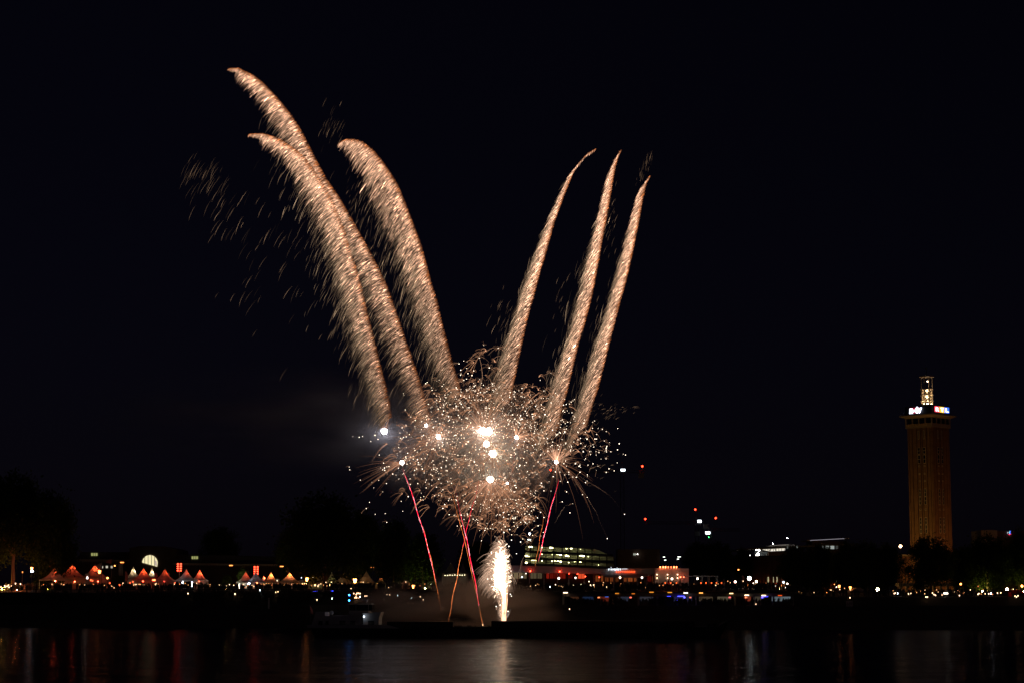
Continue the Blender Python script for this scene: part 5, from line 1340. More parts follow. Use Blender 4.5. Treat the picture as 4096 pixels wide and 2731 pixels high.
def glasshall():
    D = 700; b = at(3110, 2300, D)
    t = thing("glass_hall", "glass trade hall with a curved white-lit roof above the trees", "hall", (b.x, D, gz(b.x, D)))
    k = MB(); k.pxprism([(2948,2194),(3060,2188),(3280,2176),(3420,2174),(3420,2180),(3280,2183),(3060,2194),(2948,2199)], D, 25); k.build("roof_edge", M_ROOF, t)
    k = MB(); k.pxprism([(3060,2183),(3090,2177),(3130,2174),(3165,2174),(3180,2177),(3180,2182),(3110,2182)], D + 6, 14); fixn(k.build("roof_shell", M_WHITEW, t))
    k = MB(); k.pxprism([(3020,2192),(3040,2192),(3060,2199),(3080,2203),(3140,2200),(3140,2189),(3060,2193)], D + 4, .3); fixn(k.build("lit_ceiling", lamp_mat("hall_ceiling", (1,.92,.75), .9), t))
    k = MB(); k.pxprism([(3020,2240),(3075,2240),(3075,2205),(3052,2205),(3040,2199),(3020,2196)], D + 6, .2); fixn(k.build("glazing", lamp_mat("hall_glass", (.6,.75,.8), .05), t))
    for x in list(range(2950, 3185, 11)):
        k = MB(); k.pxbox(x, 2192, x + 1.3, 2204 if x > 3075 else 2238, D - .1, .2); k.build("mullion", M_DARKM, t)
    k = MB()
    for x0, y0, x1, y1 in [(3040,2194,3062,2222),(3085,2192,3072,2206),(3098,2190,3106,2204),(3062,2222,3075,2205)]: k.tube([at(x0, y0, D - .3), at(x1, y1, D - .3)], .14, 4)
    k.build("braces", M_GREYM, t)
    for x, y, s in [(2960,2200,.3),(3032,2213,.5),(3028,2219,.5),(3034,2219,.5),(2999,2219,.22),(3026,2195,.5),(3036,2197,.6)]:
        k = MB(); k.ball(at(x, y, D + 1), s * .8, 6, 4); k.build("lamp", lamp_mat("hall_lamp", (1,.93,.8), 14), t)
    k = MB(); k.pxbox(3075, 2205, 3285, 2300, D + 1, 20); k.build("dark_block", M_DBRICK, t)
    for x0, x1, e in [(3288,3296,.3),(3302,3316,.55),(3322,3337,.7),(3343,3352,.1),(3148,3152,.2),(3186,3191,.35)]:
        k = MB(); k.pxbox(x0, 2181, x1, 2194, D - .2, .1); k.build("window", lamp_mat("band_%g" % e, (.85,.95,.9), e * .5), t)
    k = MB(); k.pxprism([(3278,2172),(3286,2170),(3296,2171),(3300,2173)], D + 2, 3); k.build("dome_light", M_WHITEW, t)
    q = at(3150, 2168, D + 3); k = MB(); k.ball(q + Vector((0, 0, 1.5)), .12, 6, 4); k.build("lamp", lamp_mat("roof_wash", (1,.92,.8), 120), t)
    q = at(3092, 2172, D + 3); k = MB(); k.ball(q, .12, 6, 4); k.build("lamp", MATS["roof_wash"], t)
glasshall()
def slabroof():
    D = 760; b = at(3310, 2250, D)
    t = thing("convention_block", "dark block with a thin pale roof slab standing above the glass hall's right end", "building", (b.x, D, gz(b.x, D)))
    k = MB(); k.pxprism([(3227,2158),(3397,2149),(3397,2152.5),(3232,2161)], D, 18); k.build("roof_slab", M_WHITEW, t)
    k = MB(); a, b2 = at(3250, 2162, D), at(3392, 2162, D); k.box(((a.x + b2.x) / 2, D + 9, a.z / 2 + gz(a.x, D) / 2), (b2.x - a.x, 14, a.z - gz(a.x, D))); k.build("wall", M_DBRICK, t)
    k = MB(); k.tube([at(3240, 2159.6, D - .4), at(3380, 2152, D - .4)], .05, 4); k.build("edge_light", lamp_mat("slab_light", (.9,.85,1), .5), t)
slabroof()
def mblock():
    D = 700; b = at(4010, 2200, D)
    t = thing("office_block", "distant dark office block with a small glowing m emblem on its roof", "building", (b.x, D, gz(b.x, D)))
    for x0, x1, y in [(3925,3990,2118),(3990,4110,2121)]:
        a, b2 = at(x0, y, D), at(x1, y, D); k = MB(); k.box(((a.x + b2.x) / 2, D + 8, (a.z + 9) / 2), (b2.x - a.x - .02, 15, a.z - 9)); k.build("wall", M_CONC if x0 == 3925 else M_DBRICK, t)
    pl = MB(); pl.pxbox(4027, 2119.2, 4046, 2120.6, D - .4, .2); sg = pl.build("sign", M_DARKM, t)
    a, b2 = at(4028, 2133, D), at(4036, 2126, D); fit_text("lettering", "m", lamp_mat("m_white", (.8,.9,1), .9), sg, a.x, b2.x, a.z, b2.z, D - .4)
    k = MB(); k.tube([at(4038, 2132, D - .5), at(4038.5, 2126, D - .5), at(4039, 2121, D - .5)], [.12, .1, .08], 5); k.build("emblem_stroke", lamp_mat("m_cyan", (.1,.6,1), 1.5), sg)
    k = MB(); k.tube([at(4040, 2133, D - .5), at(4042, 2128, D - .5), at(4041.5, 2121, D - .5)], [.16, .12, .08], 5); k.build("emblem_stroke", lamp_mat("m_blue", (.05,.1,1), 2), sg)
    k = MB(); k.tube([at(4035, 2134, D - .5), at(4037.5, 2137, D - .5), at(4041, 2137, D - .5), at(4044, 2134, D - .5)], [.12, .22, .22, .12], 5); k.build("emblem_arc", lamp_mat("m_red", (1,.05,.08), 2), sg)
mblock()
p = at(2539, 2215, 720)
t = thing("far_house", "far dark house with two small lit panes beside a white lamp", "building", (p.x, 720, gz(p.x, 720)))
a, b2 = at(2470, 2195, 720), at(2640, 2195, 720); k = MB(); k.box(((a.x + b2.x) / 2, 726, (a.z + 9) / 2), (b2.x - a.x, 11, a.z - 9)); k.build("wall", M_DBRICK, t)
for x in (2534, 2539.5):
    k = MB(); k.pxbox(x, 2211, x + 3.4, 2219, 719.8, .1); k.build("window", lamp_mat("far_pane", (.95,1,.85), .5), t)
k = MB(); k.ball(at(2550, 2214.5, 719.5), .18, 6, 4); k.build("lamp", lamp_mat("far_lamp", (1,.9,.8), 12), t)
for i, (x, y) in enumerate([(2656,2226),(2661,2238),(2714,2225),(2712,2234),(2719,2225)]):
    k = MB(); k.box(at(x, y, 719.5), (.7, .1, .25)); k.build("lamp", lamp_mat("far_strip", (.95,1,.9), 3), t)

# ================================================================== TOWER
def tower():
    D = 653; c0 = at(3733, 1950, D); S = mpp(D) * 1.01
    g = gz(c0.x, D); rz = math.radians(46.8)
    a = 9.4                      # side length of the shaft
    t = thing("brick_tower", "tall square brick tower with a restaurant storey, broad cornice and lit steel lantern on top", "tower", (c0.x, D, 0), None, 0)
    # local frame: front corner at (0,0); left face runs to the left/back, right face to the right/back
    L = Vector((-math.cos(rz), math.sin(rz), 0)); Rr = Vector((math.sin(rz), math.cos(rz), 0))
    C = Vector((c0.x, D, 0))
    def q(u, v, z): v3 = C + L * u + Rr * v; return (v3.x, v3.y, z)
    def block(u0, u1, v0, v1, z0, z1):
        k = MB(); vs = [q(u0, v0, z0), q(u1, v0, z0), q(u1, v1, z0), q(u0, v1, z0), q(u0, v0, z1), q(u1, v0, z1), q(u1, v1, z1), q(u0, v1, z1)]
        k.add(vs, [(0, 1, 2, 3), (7, 6, 5, 4), (0, 4, 5, 1), (1, 5, 6, 2), (2, 6, 7, 3), (3, 7, 4, 0)]); return k
    def zz(py): return at(3733, py, D).z
    zs = zz(1706)
    fixn(block(0, a, 0, a, g - 1, zs).build("shaft", M_DBRICK, t))  # darker brick than the lisenes: groove shade put into the colour
    # brick lisenes on both visible faces
    e = .28
    for side in (0, 1):
        for f0, f1 in [(.0,.05),(.07,.19),(.215,.375),(.40,.445),(.47,.60),(.625,.79),(.815,.925),(.945,1.0)] :
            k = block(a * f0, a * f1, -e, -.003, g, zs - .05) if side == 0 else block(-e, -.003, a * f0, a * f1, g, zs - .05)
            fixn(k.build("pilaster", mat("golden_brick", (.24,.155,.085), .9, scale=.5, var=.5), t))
    ROWS = [(1718,1752,.26,1),(1785,1812,.52,0),(1815,1850,.52,0),(1857,1863,.3,2),(1888,1894,.3,2),(1917,1923,.3,2),(1951,1982,.40,0),(1983,2016,.40,0),(2031,2038,.35,2),(2066,2094,.42,0),(2096,2130,.42,0),(2148,2156,.3,2),(2178,2215,.42,0)]
    for side in (0, 1):
        for f in (.31, .53):
            for y0, y1, w_, kind in ROWS:
                z0, z1 = zz(y1), zz(y0); u0, u1 = a * f - w_, a * f + w_
                def B(u0, u1, z0, z1, d): return block(u0, u1, -d, -.01, z0, z1) if side == 0 else block(-d, -.01, u0, u1, z0, z1)
                fr = MB(); 
                for bb in [(u0, u0 + .1, z0, z1), (u1 - .1, u1, z0, z1), (u0 + .1, u1 - .1, z1 - .12, z1), (u0 + .1, u1 - .1, z0, z0 + .12)] + ([(u0 + .1, u1 - .1, (z0 + z1) / 2 - .06, (z0 + z1) / 2 + .06)] if kind == 0 else []):
                    x = B(*bb, .40); fr.add(x.v, x.f)
                w2 = fixn(fr.build("window_frame", mat("pale_frame", (.75,.72,.6), .6), t))
                fixn(B(u0 + .1, u1 - .1, z0 + .12, z1 - .12, .34).build("pane", M_GLASS, w2))
    # restaurant storey
    z1, z2, z3 = zs, zz(1690), zz(1667)
    o = .55
    fixn(block(-o, a + o, -o, a + o, z1, z2).build("parapet", M_STONE, t))
    fixn(block(-o + .5, a + o - .5, -o + .5, a + o - .5, z2, z3).build("glazed_storey", M_GLASS, t))
    for f in (0, .25, .5, .75, 1):
        for side in (0, 1):
            u = -o + (a + 2 * o - .38) * f
            if side == 1 and f == 0: continue
            k = block(u, u + .38, -o, -o + .38, z2, z3) if side == 0 else block(-o, -o + .38, u, u + .38, z2, z3)
            fixn(k.build("column", M_STONE, t))
    # tapering cornice slab
    k = MB(); o2 = 2.0; zc0, zc1 = z3, z3 + .75
    vs = [q(-o, -o, zc0), q(a + o, -o, zc0), q(a + o, a + o, zc0), q(-o, a + o, zc0), q(-o2, -o2, zc1), q(a + o2, -o2, zc1), q(a + o2, a + o2, zc1), q(-o2, a + o2, zc1), q(-o2, -o2, zc1 + .3), q(a + o2, -o2, zc1 + .3), q(a + o2, a + o2, zc1 + .3), q(-o2, a + o2, zc1 + .3)]
    fs = [(0, 1, 2, 3), (8, 11, 10, 9)]
    for lo in (0, 4):
        for i in range(4): fs.append((lo + i, lo + 4 + i, lo + 4 + (i + 1) % 4, lo + (i + 1) % 4))
    k.add(vs, fs); fixn(k.build("cornice", M_STONE, t))
    zr = zc1 + .3; zp = zz(1618)
    fixn(block(-.6, a + .6, -.6, a + .6, zr, zp).build("sign_block", M_DARKM, t))
    # railing at the left end
    k = MB(); 
    for z in (zp - .5, zp - 1.6): k.tube([q(a + .6, -.7, z), q(a + 2.4, -.7, z)], .05, 4)
    for u in (a + 1, a + 2.3): k.tube([q(u, -.7, zr), q(u, -.7, zp - .4)], .05, 4)
    k.build("railing", M_GREYM, t)
    # lettering
    def word(name, s, m, side, f0, f1, z0, z1, off, d=-.75, shear=0.0, par=None):
        me = text_mesh(s, 1.0, .5, shear, 1.0, off); n = len(me.vertices); co = np.empty(n * 3, np.float32); me.vertices.foreach_get("co", co); co = co.reshape(-1, 3)
        mn, mx = co.min(0), co.max(0); u = (co[:, 0] - mn[0]) / (mx[0] - mn[0]); zc = (co[:, 2] - mn[2]) / (mx[2] - mn[2]); yc = (co[:, 1] - mn[1]) / (mx[1] - mn[1])
        if side == 0: U = a * (f1 + (f0 - f1) * (1 - u)) ; U = a * (1 - (f0 + (f1 - f0) * u)); P = np.array(C)[None] + np.array(L)[None] * U[:, None] + np.array(Rr)[None] * (d - .12 + .1 * yc)[:, None]
        else: V_ = a * (f0 + (f1 - f0) * u); P = np.array(C)[None] + np.array(Rr)[None] * V_[:, None] + np.array(L)[None] * (d - .12 + .1 * yc)[:, None]
        P[:, 2] = z0 + (z1 - z0) * zc; pw = np.array(parent_world(par or t)); P -= pw
        me.vertices.foreach_set("co", P.astype(np.float32).ravel()); me.update(); me.materials.clear(); me.materials.append(m)
        return link_mesh(name, me, par or t)
    word("lettering", "RESTAURANT", mat("gilded_letters", (.75, .62, .3), .5), 0, .06, .88, zz(1700), zz(1689.5), .0, d=-o - .05)
    # left sign: red-blue glow panel with white letters
    def panel(name, side, f0, f1, z0, z1, m, d=-.72, par=None):
        k = block(a * (1 - f1), a * (1 - f0), d, d + .1, z0, z1) if side == 0 else block(d, d + .1, a * f0, a * f1, z0, z1)
        return fixn(k.build(name, m, par or t))
    sl = panel("sign", 0, .16, .60, zz(1648), zz(1631), M_DARKM, -.70)
    panel("sign_panel", 0, .16, .60, zz(1647), zz(1625), lamp_mat("ntv_red", (1,.03,.08), .45), -.80, sl)
    word("lettering", "n-tv", lamp_mat("ntv_white", (.75,.8,1), 5), 0, .15, .68, zz(1648), zz(1621), .035, d=-.85, shear=.12, par=sl)
    sr = panel("sign", 1, .10, .97, zz(1646.5), zz(1622), M_DARKM, -.70)
    for i, (ch, col) in enumerate([("R", (1,.06,.10)), ("T", (1,.52,.04)), ("L", (.04,.16,1))]):
        f0, f1 = .10 + i * .29, .10 + (i + 1) * .29 - .01
        panel("sign_panel", 1, f0, f1, zz(1645), zz(1622.5), lamp_mat("rtl_%s" % ch, col, 1.5), -.80, sr)
        word("lettering", ch, lamp_mat("rtl_white", (.95,.95,1), 3), 1, f0 + .05, f1 - .05, zz(1642), zz(1626.5), .03, d=-.85, par=sr)
    # steel lantern
    cc = C + L * a / 2 + Rr * a / 2; cx_, cy_ = cc.x, cc.y; rad = 1.95
    M_ST = mat("cream_steel", (.6, .5, .36), .5, .2, var=.1)
    zl = [zz(1618), zz(1594), zz(1571), zz(1548), zz(1497)]
    k = MB()
    for i in range(8):
        an = 2 * math.pi * i / 8 + .2; k.tube([(cx_ + rad * math.cos(an), cy_ + rad * math.sin(an), zl[0] - .2), (cx_ + rad * math.cos(an), cy_ + rad * math.sin(an), zl[4])], .17, 5)
    lat = k.build("lantern_posts", M_ST, t)
    for z, rr in [(zl[1], rad + .35), (zl[2], rad + .3), (zl[3], rad + .25), (zl[4], rad + .5), (zl[0] + .6, rad + .1)]:
        k = MB(); n = 24
        vs = []; 
        for j in range(n):
            an = 2 * math.pi * j / n
            for r2, dz in ((rr, -.14), (rr, .14), (rr - .7, .14), (rr - .7, -.14)): vs.append((cx_ + r2 * math.cos(an), cy_ + r2 * math.sin(an), z + dz))
        fs = [(j * 4 + m_, j * 4 + (m_ + 1) % 4, ((j + 1) % n) * 4 + (m_ + 1) % 4, ((j + 1) % n) * 4 + m_) for j in range(n) for m_ in range(4)]
        k.add(vs, fs); fixn(k.build("ring", M_ST, t))
    k = MB()
    for lv in range(3):
        for i in range(8):
            a0, a1 = 2 * math.pi * i / 8 + .2, 2 * math.pi * (i + 1) / 8 + .2; r2 = rad - .02
            p0, p1 = (cx_ + r2 * math.cos(a0), cy_ + r2 * math.sin(a0)), (cx_ + r2 * math.cos(a1), cy_ + r2 * math.sin(a1))
            k.tube([(*p0, zl[lv] + .3), (*p1, zl[lv + 1] - .3)], .07, 4); k.tube([(*p1, zl[lv] + .3), (*p0, zl[lv + 1] - .3)], .07, 4)
    k.build("cross_braces", M_ST, t)
    k = MB(); k.tube([(cx_ + .9, cy_, zl[0]), (cx_ + .9, cy_, zl[4])], .1, 5); k.tube([(cx_ - .9, cy_, zl[0]), (cx_ - .9, cy_, zl[4])], .1, 5); k.build("ladder_shaft", M_ST, t)
    for i, (dx_, dy_, dz, e) in enumerate([(0, 0, .9, 240), (1.1, -.8, .7, 110), (-1.2, -.6, .7, 110), (0, .2, 3.3, 150), (0, .1, 5.4, 90), (.3, .3, 8.5, 14)]):
        k = MB(); k.ball((cx_ + dx_, cy_ + dy_, zl[0] + dz), .22, 7, 5); k.build("lantern_lamp", lamp_mat("lantern_%g" % e, (1,.72,.46), e * .8), t)
    k = MB(); k.tube([(cx_, cy_, zl[4]), (cx_, cy_, zl[4] + 2.6)], [.12, .06], 5); k.ball((cx_ - .1, cy_, zl[4] + 2.8), .3, 6, 4); k.build("finial", M_DARKM, t)
    # warm floodlights that light the left and right faces from the ground
    return C, L, Rr, a
TC, TL, TR, TA = tower()
def flood(pos, aim, col, e, r, label):
    p = Vector(pos); g = gz(p.x, p.y)
    t = thing("ground_floodlight", label, "floodlight", (p.x, p.y, g))
    k = MB(); k.box((p.x, p.y, g + .35), (.9, .9, .7)); k.build("housing", M_DARKM, t)
    k = MB(); k.ball((p.x, p.y, g + .75 + r), r, 8, 6); k.build("lamp", lamp_mat("fl_%g_%g" % (col[1], e), col, e), t)
pl = TC + TL * 4 - TR * 26; flood(pl, None, (1,.47,.11), 980, .5, "amber floodlight shining on the left face of the brick tower")
pr = TC + TR * 4 - TL * 24; flood(pr, None, (1,.36,.09), 700, .5, "orange floodlight shining on the right face of the brick tower")
# low wing beside the tower
k = MB(); a_, b_ = at(3612, 2222, 664), at(3646, 2222, 664); t = thing("tower_wing", "low brick wing at the left foot of the tower", "building", (a_.x, 664, gz(a_.x, 664)))
k.box(((a_.x + b_.x) / 2, 670, (a_.z + 9) / 2), (b_.x - a_.x, 10, a_.z - 9)); k.build("wall", M_BRICK, t)
k = MB(); k.box(((a_.x + b_.x) / 2, 670, a_.z + .3), (b_.x - a_.x + .6, 10.6, .5)); k.build("cornice", M_STONE, t)
k = MB(); [k.pxbox(x, 2270, x + 3, 2330, 664.9, .1) for x in (3620, 3632)]; k.build("window", M_GLASS, t)
k = MB(); a_, b_ = at(3600, 2352, 610), at(3960, 2352, 610); t = thing("arcade_building", "low dark stone colonnade along the foot of the tower", "building", ((a_.x + b_.x) / 2, 610, gz(a_.x, 610)))
k.box(((a_.x + b_.x) / 2, 614, a_.z + 1.2), (b_.x - a_.x, 7, 1.0)); k.build("lintel", M_STONE, t)
for f in np.linspace(.01, .99, 14): 
    k = MB(); k.box((a_.x + (b_.x - a_.x) * f, 611, (a_.z + .7 + 9.8) / 2), (.7, .7, a_.z + .7 - 9.8)); k.build("column", M_STONE, t)

# kilometre board and marker post
p = at(3398, 2413, ypx(3398, 22)); t = thing("kilometre_board", "square white river kilometre board reading 689", "sign", (p.x, p.y, gz(p.x, p.y)))
s_ = 13 * mpp(p.y); k = MB(); k.box(p, (2 * s_, .1, 1.6 * s_)); bd = k.build("board", mat("board_white", (.5, .5, .55), .6, var=.05), t)
fit_text("lettering", "689", mat("board_black", (.01, .01, .01), .6), bd, p.x - s_ * .82, p.x + s_ * .82, p.z - s_ * .5, p.z + s_ * .5, p.y - .06)
for sx in (-.6, .6):
    k = MB(); k.tube([(p.x + sx * s_, p.y + .12, gz(p.x, p.y) - .5), (p.x + sx * s_, p.y + .12, p.z + .4 * s_)], .06, 5); k.build("post", M_GREYM, t)
p = at(1075, 2420, ypx(1075, 22)); t = thing("marker_post", "short pale marker post on the embankment below the greenish tent", "post", (p.x, p.y, gz(p.x, p.y)))
k = MB(); k.box((p.x, p.y, (gz(p.x, p.y) - .4 + at(1075, 2396, p.y).z) / 2), (.35, .35, at(1075, 2396, p.y).z - gz(p.x, p.y) + .4)); k.build("post", M_POST, t)
k = MB(); k.box((p.x, p.y, at(1075, 2396, p.y).z + .25), (.3, .3, .4)); k.build("head", M_POST, t)
# promenade railing on the left
a_, b_ = at(0, 2372, ypx(0, 34.7)), at(1560, 2372, ypx(1560, 34.7)); t = thing("promenade_railing", "long thin railing along the edge of the promenade wall", "railing", ((a_.x + b_.x) / 2, (a_.y + b_.y) / 2, 8.7))
k = MB(); [k.tube([(a_.x, a_.y, 8.7 + h), (b_.x, b_.y, 8.7 + h)], .035, 4) for h in (.55, 1.05)]; k.build("rails", M_GREYM, t)
for f in np.linspace(0, 1, 56):
    k = MB(); k.tube([(a_.x + (b_.x - a_.x) * f, a_.y + (b_.y - a_.y) * f, 8.6), (a_.x + (b_.x - a_.x) * f, a_.y + (b_.y - a_.y) * f, 9.75)], .035, 4); k.build("baluster", M_GREYM, t)

# ================================================================== PEOPLE
def person_mesh(pose):
    J = {'pelvis': (0, 0, .94), 'chest': (0, .01, 1.28), 'neck': (0, .01, 1.48), 'headb': (0, -.01, 1.58), 'headt': (0, -.01, 1.70)}
    legs = {'stand': .09, 'wide': .16, 'walk': .1}[pose.get('legs', 'stand')]; dy = .2 if pose.get('legs') == 'walk' else .02
    v, e, r = [], [], []
    def add(p, rad, par=None): v.append(p); r.append(rad); (e.append((par, len(v) - 1)) if par is not None else None); return len(v) - 1
    pv = add(J['pelvis'], .15); wa = add((0, .01, 1.08), .135, pv); ch = add(J['chest'], .16, wa); nk = add(J['neck'], .06, ch); hb = add(J['headb'], .09, nk); ht = add(J['headt'], .085, hb)
    for s in (-1, 1):
        h = add((s * .09, 0, .86), .10, pv); kn = add((s * (legs + .01), -dy * s * .5, .48), .07, h); an = add((s * legs * 1.1, dy * s, .09), .045, kn); add((s * legs * 1.15, dy * s - .14, .03), .04, an)
        sh = add((s * .19, .01, 1.38), .065, ch)
        m = pose.get('arms', ('down', 'down'))[0 if s < 0 else 1]
        if m == 'down': el, wr, hd = (s * .26, .03, 1.10), (s * .25, -.06, .86), (s * .25, -.08, .78)
        elif m == 'up': el, wr, hd = (s * .28, -.16, 1.35), (s * .18, -.28, 1.60), (s * .15, -.30, 1.68)
        elif m == 'hip': el, wr, hd = (s * .36, .04, 1.16), (s * .2, -.08, 1.0), (s * .15, -.1, .98)
        else: el, wr, hd = (s * .24, -.04, 1.12), (s * .1, -.24, 1.18), (s * .05, -.28, 1.2)
        a = add(el, .045, sh); b = add(wr, .034, a); add(hd, .036, b)
    me = bpy.data.meshes.new("person_base"); me.from_pydata(v, e, []); o = bpy.data.objects.new("person_base", me); COL.objects.link(o)
    md = o.modifiers.new("skin", 'SKIN')
    for i, sv in enumerate(me.skin_vertices[0].data): sv.radius = (r[i], r[i] * .85); sv.use_root = (i == 0)
    bpy.context.view_layer.update()
    out = bpy.data.meshes.new_from_object(o.evaluated_get(bpy.context.evaluated_depsgraph_get())); bpy.data.objects.remove(o)
    out.name = "person"; out.materials.clear(); out.materials.append(M_CLOTH); out.polygons.foreach_set("use_smooth", [True] * len(out.polygons)); return out
POSES = [person_mesh(p) for p in ({'arms': ('down', 'down')}, {'arms': ('up', 'up')}, {'arms': ('hip', 'down'), 'legs': 'wide'}, {'arms': ('fold', 'fold')}, {'arms': ('down', 'up'), 'legs': 'walk'}, {'arms': ('fold', 'down')})]
ZONES = [ # px0, px1, s0, s1, individuals, rest, label, group
 (0, 150, 36, 62, 14, 40, "dark-clothed person standing below the big trees at the left edge", "people below the left-edge trees"),
 (156, 830, 36, 60, 62, 240, "dark-clothed person standing on the promenade before the red-lit tents", "people before the red tents"),
 (830, 1230, 36, 56, 50, 130, "dark-clothed person standing before the orange and white glowing tents", "people before the middle tents"),
 (1300, 1560, 36, 58, 34, 60, "dark-clothed person silhouetted against the dim brown tents", "people before the dim brown tents"),
 (1560, 2000, 38, 60, 16, 60, "dark-clothed person standing on the promenade left of the fountain", "people left of the fountain"),
 (2010, 2620, 36, 52, 44, 190, "dark-clothed person standing on the terrace before the restaurant", "people before the restaurant"),
 (2620, 3180, 36, 56, 40, 170, "dark-clothed person standing on the upper terrace right of the restaurant", "people on the right terrace"),
 (156, 1560, 30.5, 34, 26, 240, "dark-clothed person standing on the bank steps below the promenade edge", "people on the bank steps"),
 (3190, 4090, 35.5, 46, 24, 150, "dark-clothed person standing under the right-hand trees", "people under the right-hand trees"),
 (2260, 3170, 24.5, 29, 40, 170, "dark-clothed person standing on the lower quay before the arcade", "people on the lower quay"),
]
rest = []
for (x0, x1, s0, s1, ni, nr, lab, grp) in ZONES:
    for i in range(ni):
        px = RNG.uniform(x0, x1); s = s0 + (s1 - s0) * RNG.random() ** (1.3 if i > ni * .5 else .25); y = ypx(px, s); x = at(px, 2380, y).x
        o = bpy.data.objects.new("person", POSES[RNG.integers(0, 6)]); COL.objects.link(o)
        sc = RNG.uniform(.93, 1.08); o.location = (x, y, gz(x, y)); o.rotation_euler = (0, 0, RNG.normal(0, .7)); o.scale = (sc * RNG.uniform(.95, 1.15), sc, sc); tag(o, lab, "person", grp)
    for i in range(nr):
        px = RNG.uniform(x0, x1); y = ypx(px, RNG.uniform(s0, s1)); x = at(px, 2380, y).x; rest.append((x, y, gz(x, y)))
# silhouettes that can be told apart before the lit tent wall
for i, (px, pose) in enumerate([(1440,2),(1444,0),(1464,5),(1471,0),(1450,3),(1433,4)]):
    y = 545; x = at(px, 2350, y).x; o = bpy.data.objects.new("person", POSES[pose]); COL.objects.link(o); o.location = (x, y, gz(x, y)); o.rotation_euler = (0, 0, i)
    tag(o, "dark-clothed person silhouetted against the dim brown tents", "person", "people before the dim brown tents")
nv = [len(m.vertices) for m in POSES]
V, F, off = [], [], 0
cache = []
for m in POSES:
    co = np.empty(len(m.vertices) * 3, np.float32); m.vertices.foreach_get("co", co); cache.append((co.reshape(-1, 3), [tuple(p.vertices) for p in m.polygons]))
for i, (x, y, z) in enumerate(rest):
    co, fs = cache[i % 6]; a = RNG.normal(0, .8); c, s = math.cos(a), math.sin(a); sc = RNG.uniform(.92, 1.08)
    q = np.stack([(co[:, 0] * c - co[:, 1] * s) * sc + x, (co[:, 0] * s + co[:, 1] * c) * sc + y, co[:, 2] * sc + z], 1)
    V.extend(map(tuple, q.tolist())); F.extend([tuple(j + off for j in f) for f in fs]); off += len(q)
me = bpy.data.meshes.new("crowd"); me.from_pydata(V, [], F); me.materials.append(M_CLOTH)
tag(link_mesh("crowd", me), "dense dark crowd watching from the promenade and quay", "crowd", kind="stuff")

for zx0, zx1, n, D0, lab, grp in [(160, 820, 44, 534, "tiny warm light among the people before the red tents", "tiny warm lights before the red tents"),
        (830, 1560, 50, 534, "tiny warm light among the people before the middle tents", "tiny warm lights before the middle tents"),
        (1570, 1960, 12, 540, "tiny warm light among the trees left of the fountain", "tiny warm lights left of the fountain"),
        (2010, 2600, 40, 512, "tiny warm light among the guests before the restaurant", "tiny warm lights before the restaurant"),
        (2620, 3180, 26, 508, "tiny warm light among the people on the right terrace", "tiny warm lights on the right terrace"),
        (3180, 4090, 60, 497, "tiny warm light in the crowd under the right-hand trees", "tiny warm lights under the right-hand trees")]:
    for i in range(n):
        glow_spot(RNG.uniform(zx0, zx1), RNG.normal(2338 if zx0 < 3000 else 2362, 6), D0, [(1,.42,.14),(1,.5,.22),(1,.28,.08),(1,.6,.3)][RNG.integers(0, 4)], RNG.choice([2, 4, 7]), .22, "candle_lantern", lab, "lantern", grp)

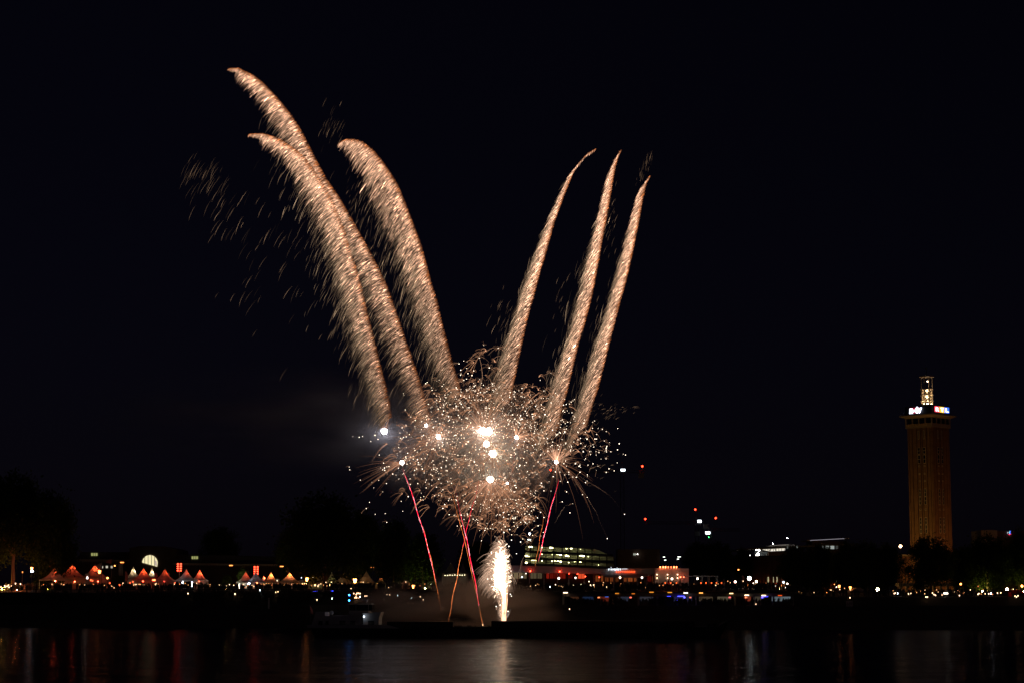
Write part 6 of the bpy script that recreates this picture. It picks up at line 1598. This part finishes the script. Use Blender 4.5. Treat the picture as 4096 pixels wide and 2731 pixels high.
# ================================================================== BARGE
def barge():
    D = 345; W = 10.5
    b = at(2080, 2549, D)
    t = thing("cargo_barge", "long dark river barge with a white deckhouse at its stern, carrying the fireworks", "barge", (b.x, D + W / 2, 0))
    X = lambda px: at(px, 2480, D).x
    Z = lambda py: at(2000, py, D).z
    # hull: outline in plan with a raked bow
    k = MB(); n = 30; xs = np.linspace(0, 1, n); x0, x1 = X(1226), X(2935)
    top, bot = [], []
    for i, f in enumerate(xs):
        x = x0 + (x1 - x0) * f
        w_ = W / 2 * min(1, (f / .03 + .35) if f < .02 else 1, ((1 - f) / .07) ** .6 + .12)
        zt = Z(2505) + (.35 if f < .17 else 0) - (0.0) + (1.2 * max(0, (f - .95) / .05) ** 2)
        if .17 <= f < .2: zt += .35 * (1 - (f - .17) / .03)
        in_ = 0 if 0.02 < f < .96 else (.5 if f <= .02 else -1.2 * (f - .96) / .04)
        top.append((x, w_, zt)); bot.append((x + (1.6 * (1 - f / .03) if f < .03 else 0) - (2.5 * (f - .93) / .07 if f > .93 else 0), w_ * .96, -.9))
    vs = []
    for (a, b2) in zip(top, bot):
        cy_ = D + W / 2
        vs += [(a[0], cy_ - a[1], a[2]), (a[0], cy_ + a[1], a[2]), (b2[0], cy_ + b2[1], b2[2]), (b2[0], cy_ - b2[1], b2[2])]
    fs = [(0, 1, 2, 3), tuple(reversed([(n - 1) * 4 + j for j in range(4)]))]
    for i in range(n - 1):
        for j in range(4): fs.append((i * 4 + j, i * 4 + (j + 1) % 4, (i + 1) * 4 + (j + 1) % 4, (i + 1) * 4 + j))
    k.add(vs, fs); hull = fixn(k.build("hull", M_HULL, t))
    k = MB(); k.pxprism([(1228,2506),(1560,2508),(1600,2513),(1560,2511.5),(1300,2510.5),(1228,2508)], D - .06, .1); 
    k.pxprism([(1227,2498),(1555,2499),(1598,2511),(1560,2509),(1300,2509),(1228,2506)], D - .09, .1); fixn(k.build("bulwark", M_WHITEP, t))
    # aft deckhouse
    k = MB(); k.pxprism([(1245,2499),(1255,2472),(1262,2446),(1300,2446),(1300,2462),(1395,2459),(1412,2454),(1470,2450),(1500,2447),(1524,2446),(1516,2469),(1514,2499)], D + .9, W - 1.8); fixn(k.build("deckhouse", M_WHITEP, t))
    for x0, x1, lit in [(1274,1290,0),(1358,1382,0),(1400,1422,0),(1472,1496,0),(1302,1314,0)]:
        k = MB(); k.pxbox(x0, 2481, x1, 2497, D + .84, .05); k.build("window", M_GLASS, t)
    k = MB(); k.pxbox(1436, 2470, 1458, 2498, D + .84, .05); dr = k.build("door", mat("door_white", (.6,.6,.6), .5, var=.05), t)
    k = MB(); k.ball(at(1456, 2464, D + .45), .11, 6, 4); k.build("door_lamp", lamp_mat("door_lamp", (.75,.85,1), 12), t)
    k = MB(); k.box(at(1450, 2474, D + .55), (.22, .3, 1.7)); k.build("ladder_locker", M_DARKM, t)
    # wheelhouse
    k = MB(); k.pxprism([(1396,2455),(1474,2450),(1474,2440),(1396,2440)], D + 1.8, W - 3.6); wh = fixn(k.build("wheelhouse", M_WHITEP, t))
    k = MB(); k.pxbox(1396, 2417, 1488, 2440, D + 2.1, W - 4.2); k.build("window", M_GLASS, wh)
    for x in (1395, 1423, 1473): k = MB(); k.pxbox(x, 2417, x + 1.6, 2440, D + 1.95, .12); k.build("window_post", M_WHITEP, wh)
    k = MB(); k.pxprism([(1390,2417),(1486,2415),(1482,2412),(1392,2413.5)], D + 1.5, W - 3); k.build("roof", M_WHITEP, wh)
    k = MB(); k.tube([at(1282, 2446, D + 2), at(1282, 2462, D + 2)], .5, 8); k.pxbox(1268, 2444, 1352, 2446, D + 2, .1); k.build("aft_rail", M_GREYM, t)
    k = MB(); k.ball(at(1326, 2449, D + 3), .38, 10, 7); k.build("satellite_dome", M_WHITEP, t)
    k = MB(); k.tube([at(1397, 2417, D + 4), at(1397, 2371, D + 4)], .06, 5); ms = k.build("mast", M_DARKM, t)
    for y in (2378, 2399.5): k = MB(); k.ball(at(1396.5, y, D + 3.8), .13, 7, 5); k.build("signal_light", lamp_mat("boat_blue", (.03,.28,1), 20), ms)
    k = MB(); k.tube([at(1468, 2412, D + 4), at(1468, 2398, D + 4)], .07, 5); k.box(at(1468, 2396.5, D + 4), (1.9, .2, .16)); k.ball(at(1468, 2402, D + 3.6), .18, 7, 5); k.build("radar", M_WHITEP, t)
    k = MB(); k.tube([at(1243, 2500, D + 4), at(1240, 2418, D + 4)], .04, 4); k.build("flag_staff", M_GREYM, t)
    k = MB(); k.add([at(1240, 2420, D + 4), at(1250, 2436, D + 3.8), at(1253, 2456, D + 4.2), at(1241, 2450, D + 4)], [(0, 1, 2, 3)]); k.build("flag", M_FLAG, t)
    # railing along the side deck
    k = MB()
    for y in (2489, 2494): k.tube([at(1330, y, D + .12), at(1512, y, D + .12)], .02, 4)
    for x in range(1330, 1514, 14): k.tube([at(x, 2499, D + .12), at(x, 2489, D + .12)], .02, 4)
    k.build("side_railing", M_GREYM, t)
    # holds: raised coamings with a low gap between
    k = MB(); k.pxbox(1548, 2485, 1812, 2506, D + .7, W - 1.4); k.build("hold_coaming", mat("hold_paint", (.03,.02,.018), .7), t)
    k = MB(); k.pxbox(1965, 2482, 2780, 2506, D + .7, W - 1.4); k.build("hold_coaming", MATS["hold_paint"], t)
    for x0, x1, y in [(1816,1848,2500),(1868,1886,2500),(1922,1930,2499),(1950,1962,2500),(1898,1904,2501)]:
        k = MB(); k.pxbox(x0, y, x1, 2505, D + 3, 1.5); k.build("mortar_rack", M_DECK, t)
    k = MB(); k.tube([at(2880, 2505, D + 5), at(2880, 2480, D + 5)], .06, 5); k.build("bow_mast", M_DARKM, t)
    k = MB(); k.box(at(2850, 2502, D + 5), (2, 1.4, .8)); k.build("windlass", M_DARKM, t)
barge()
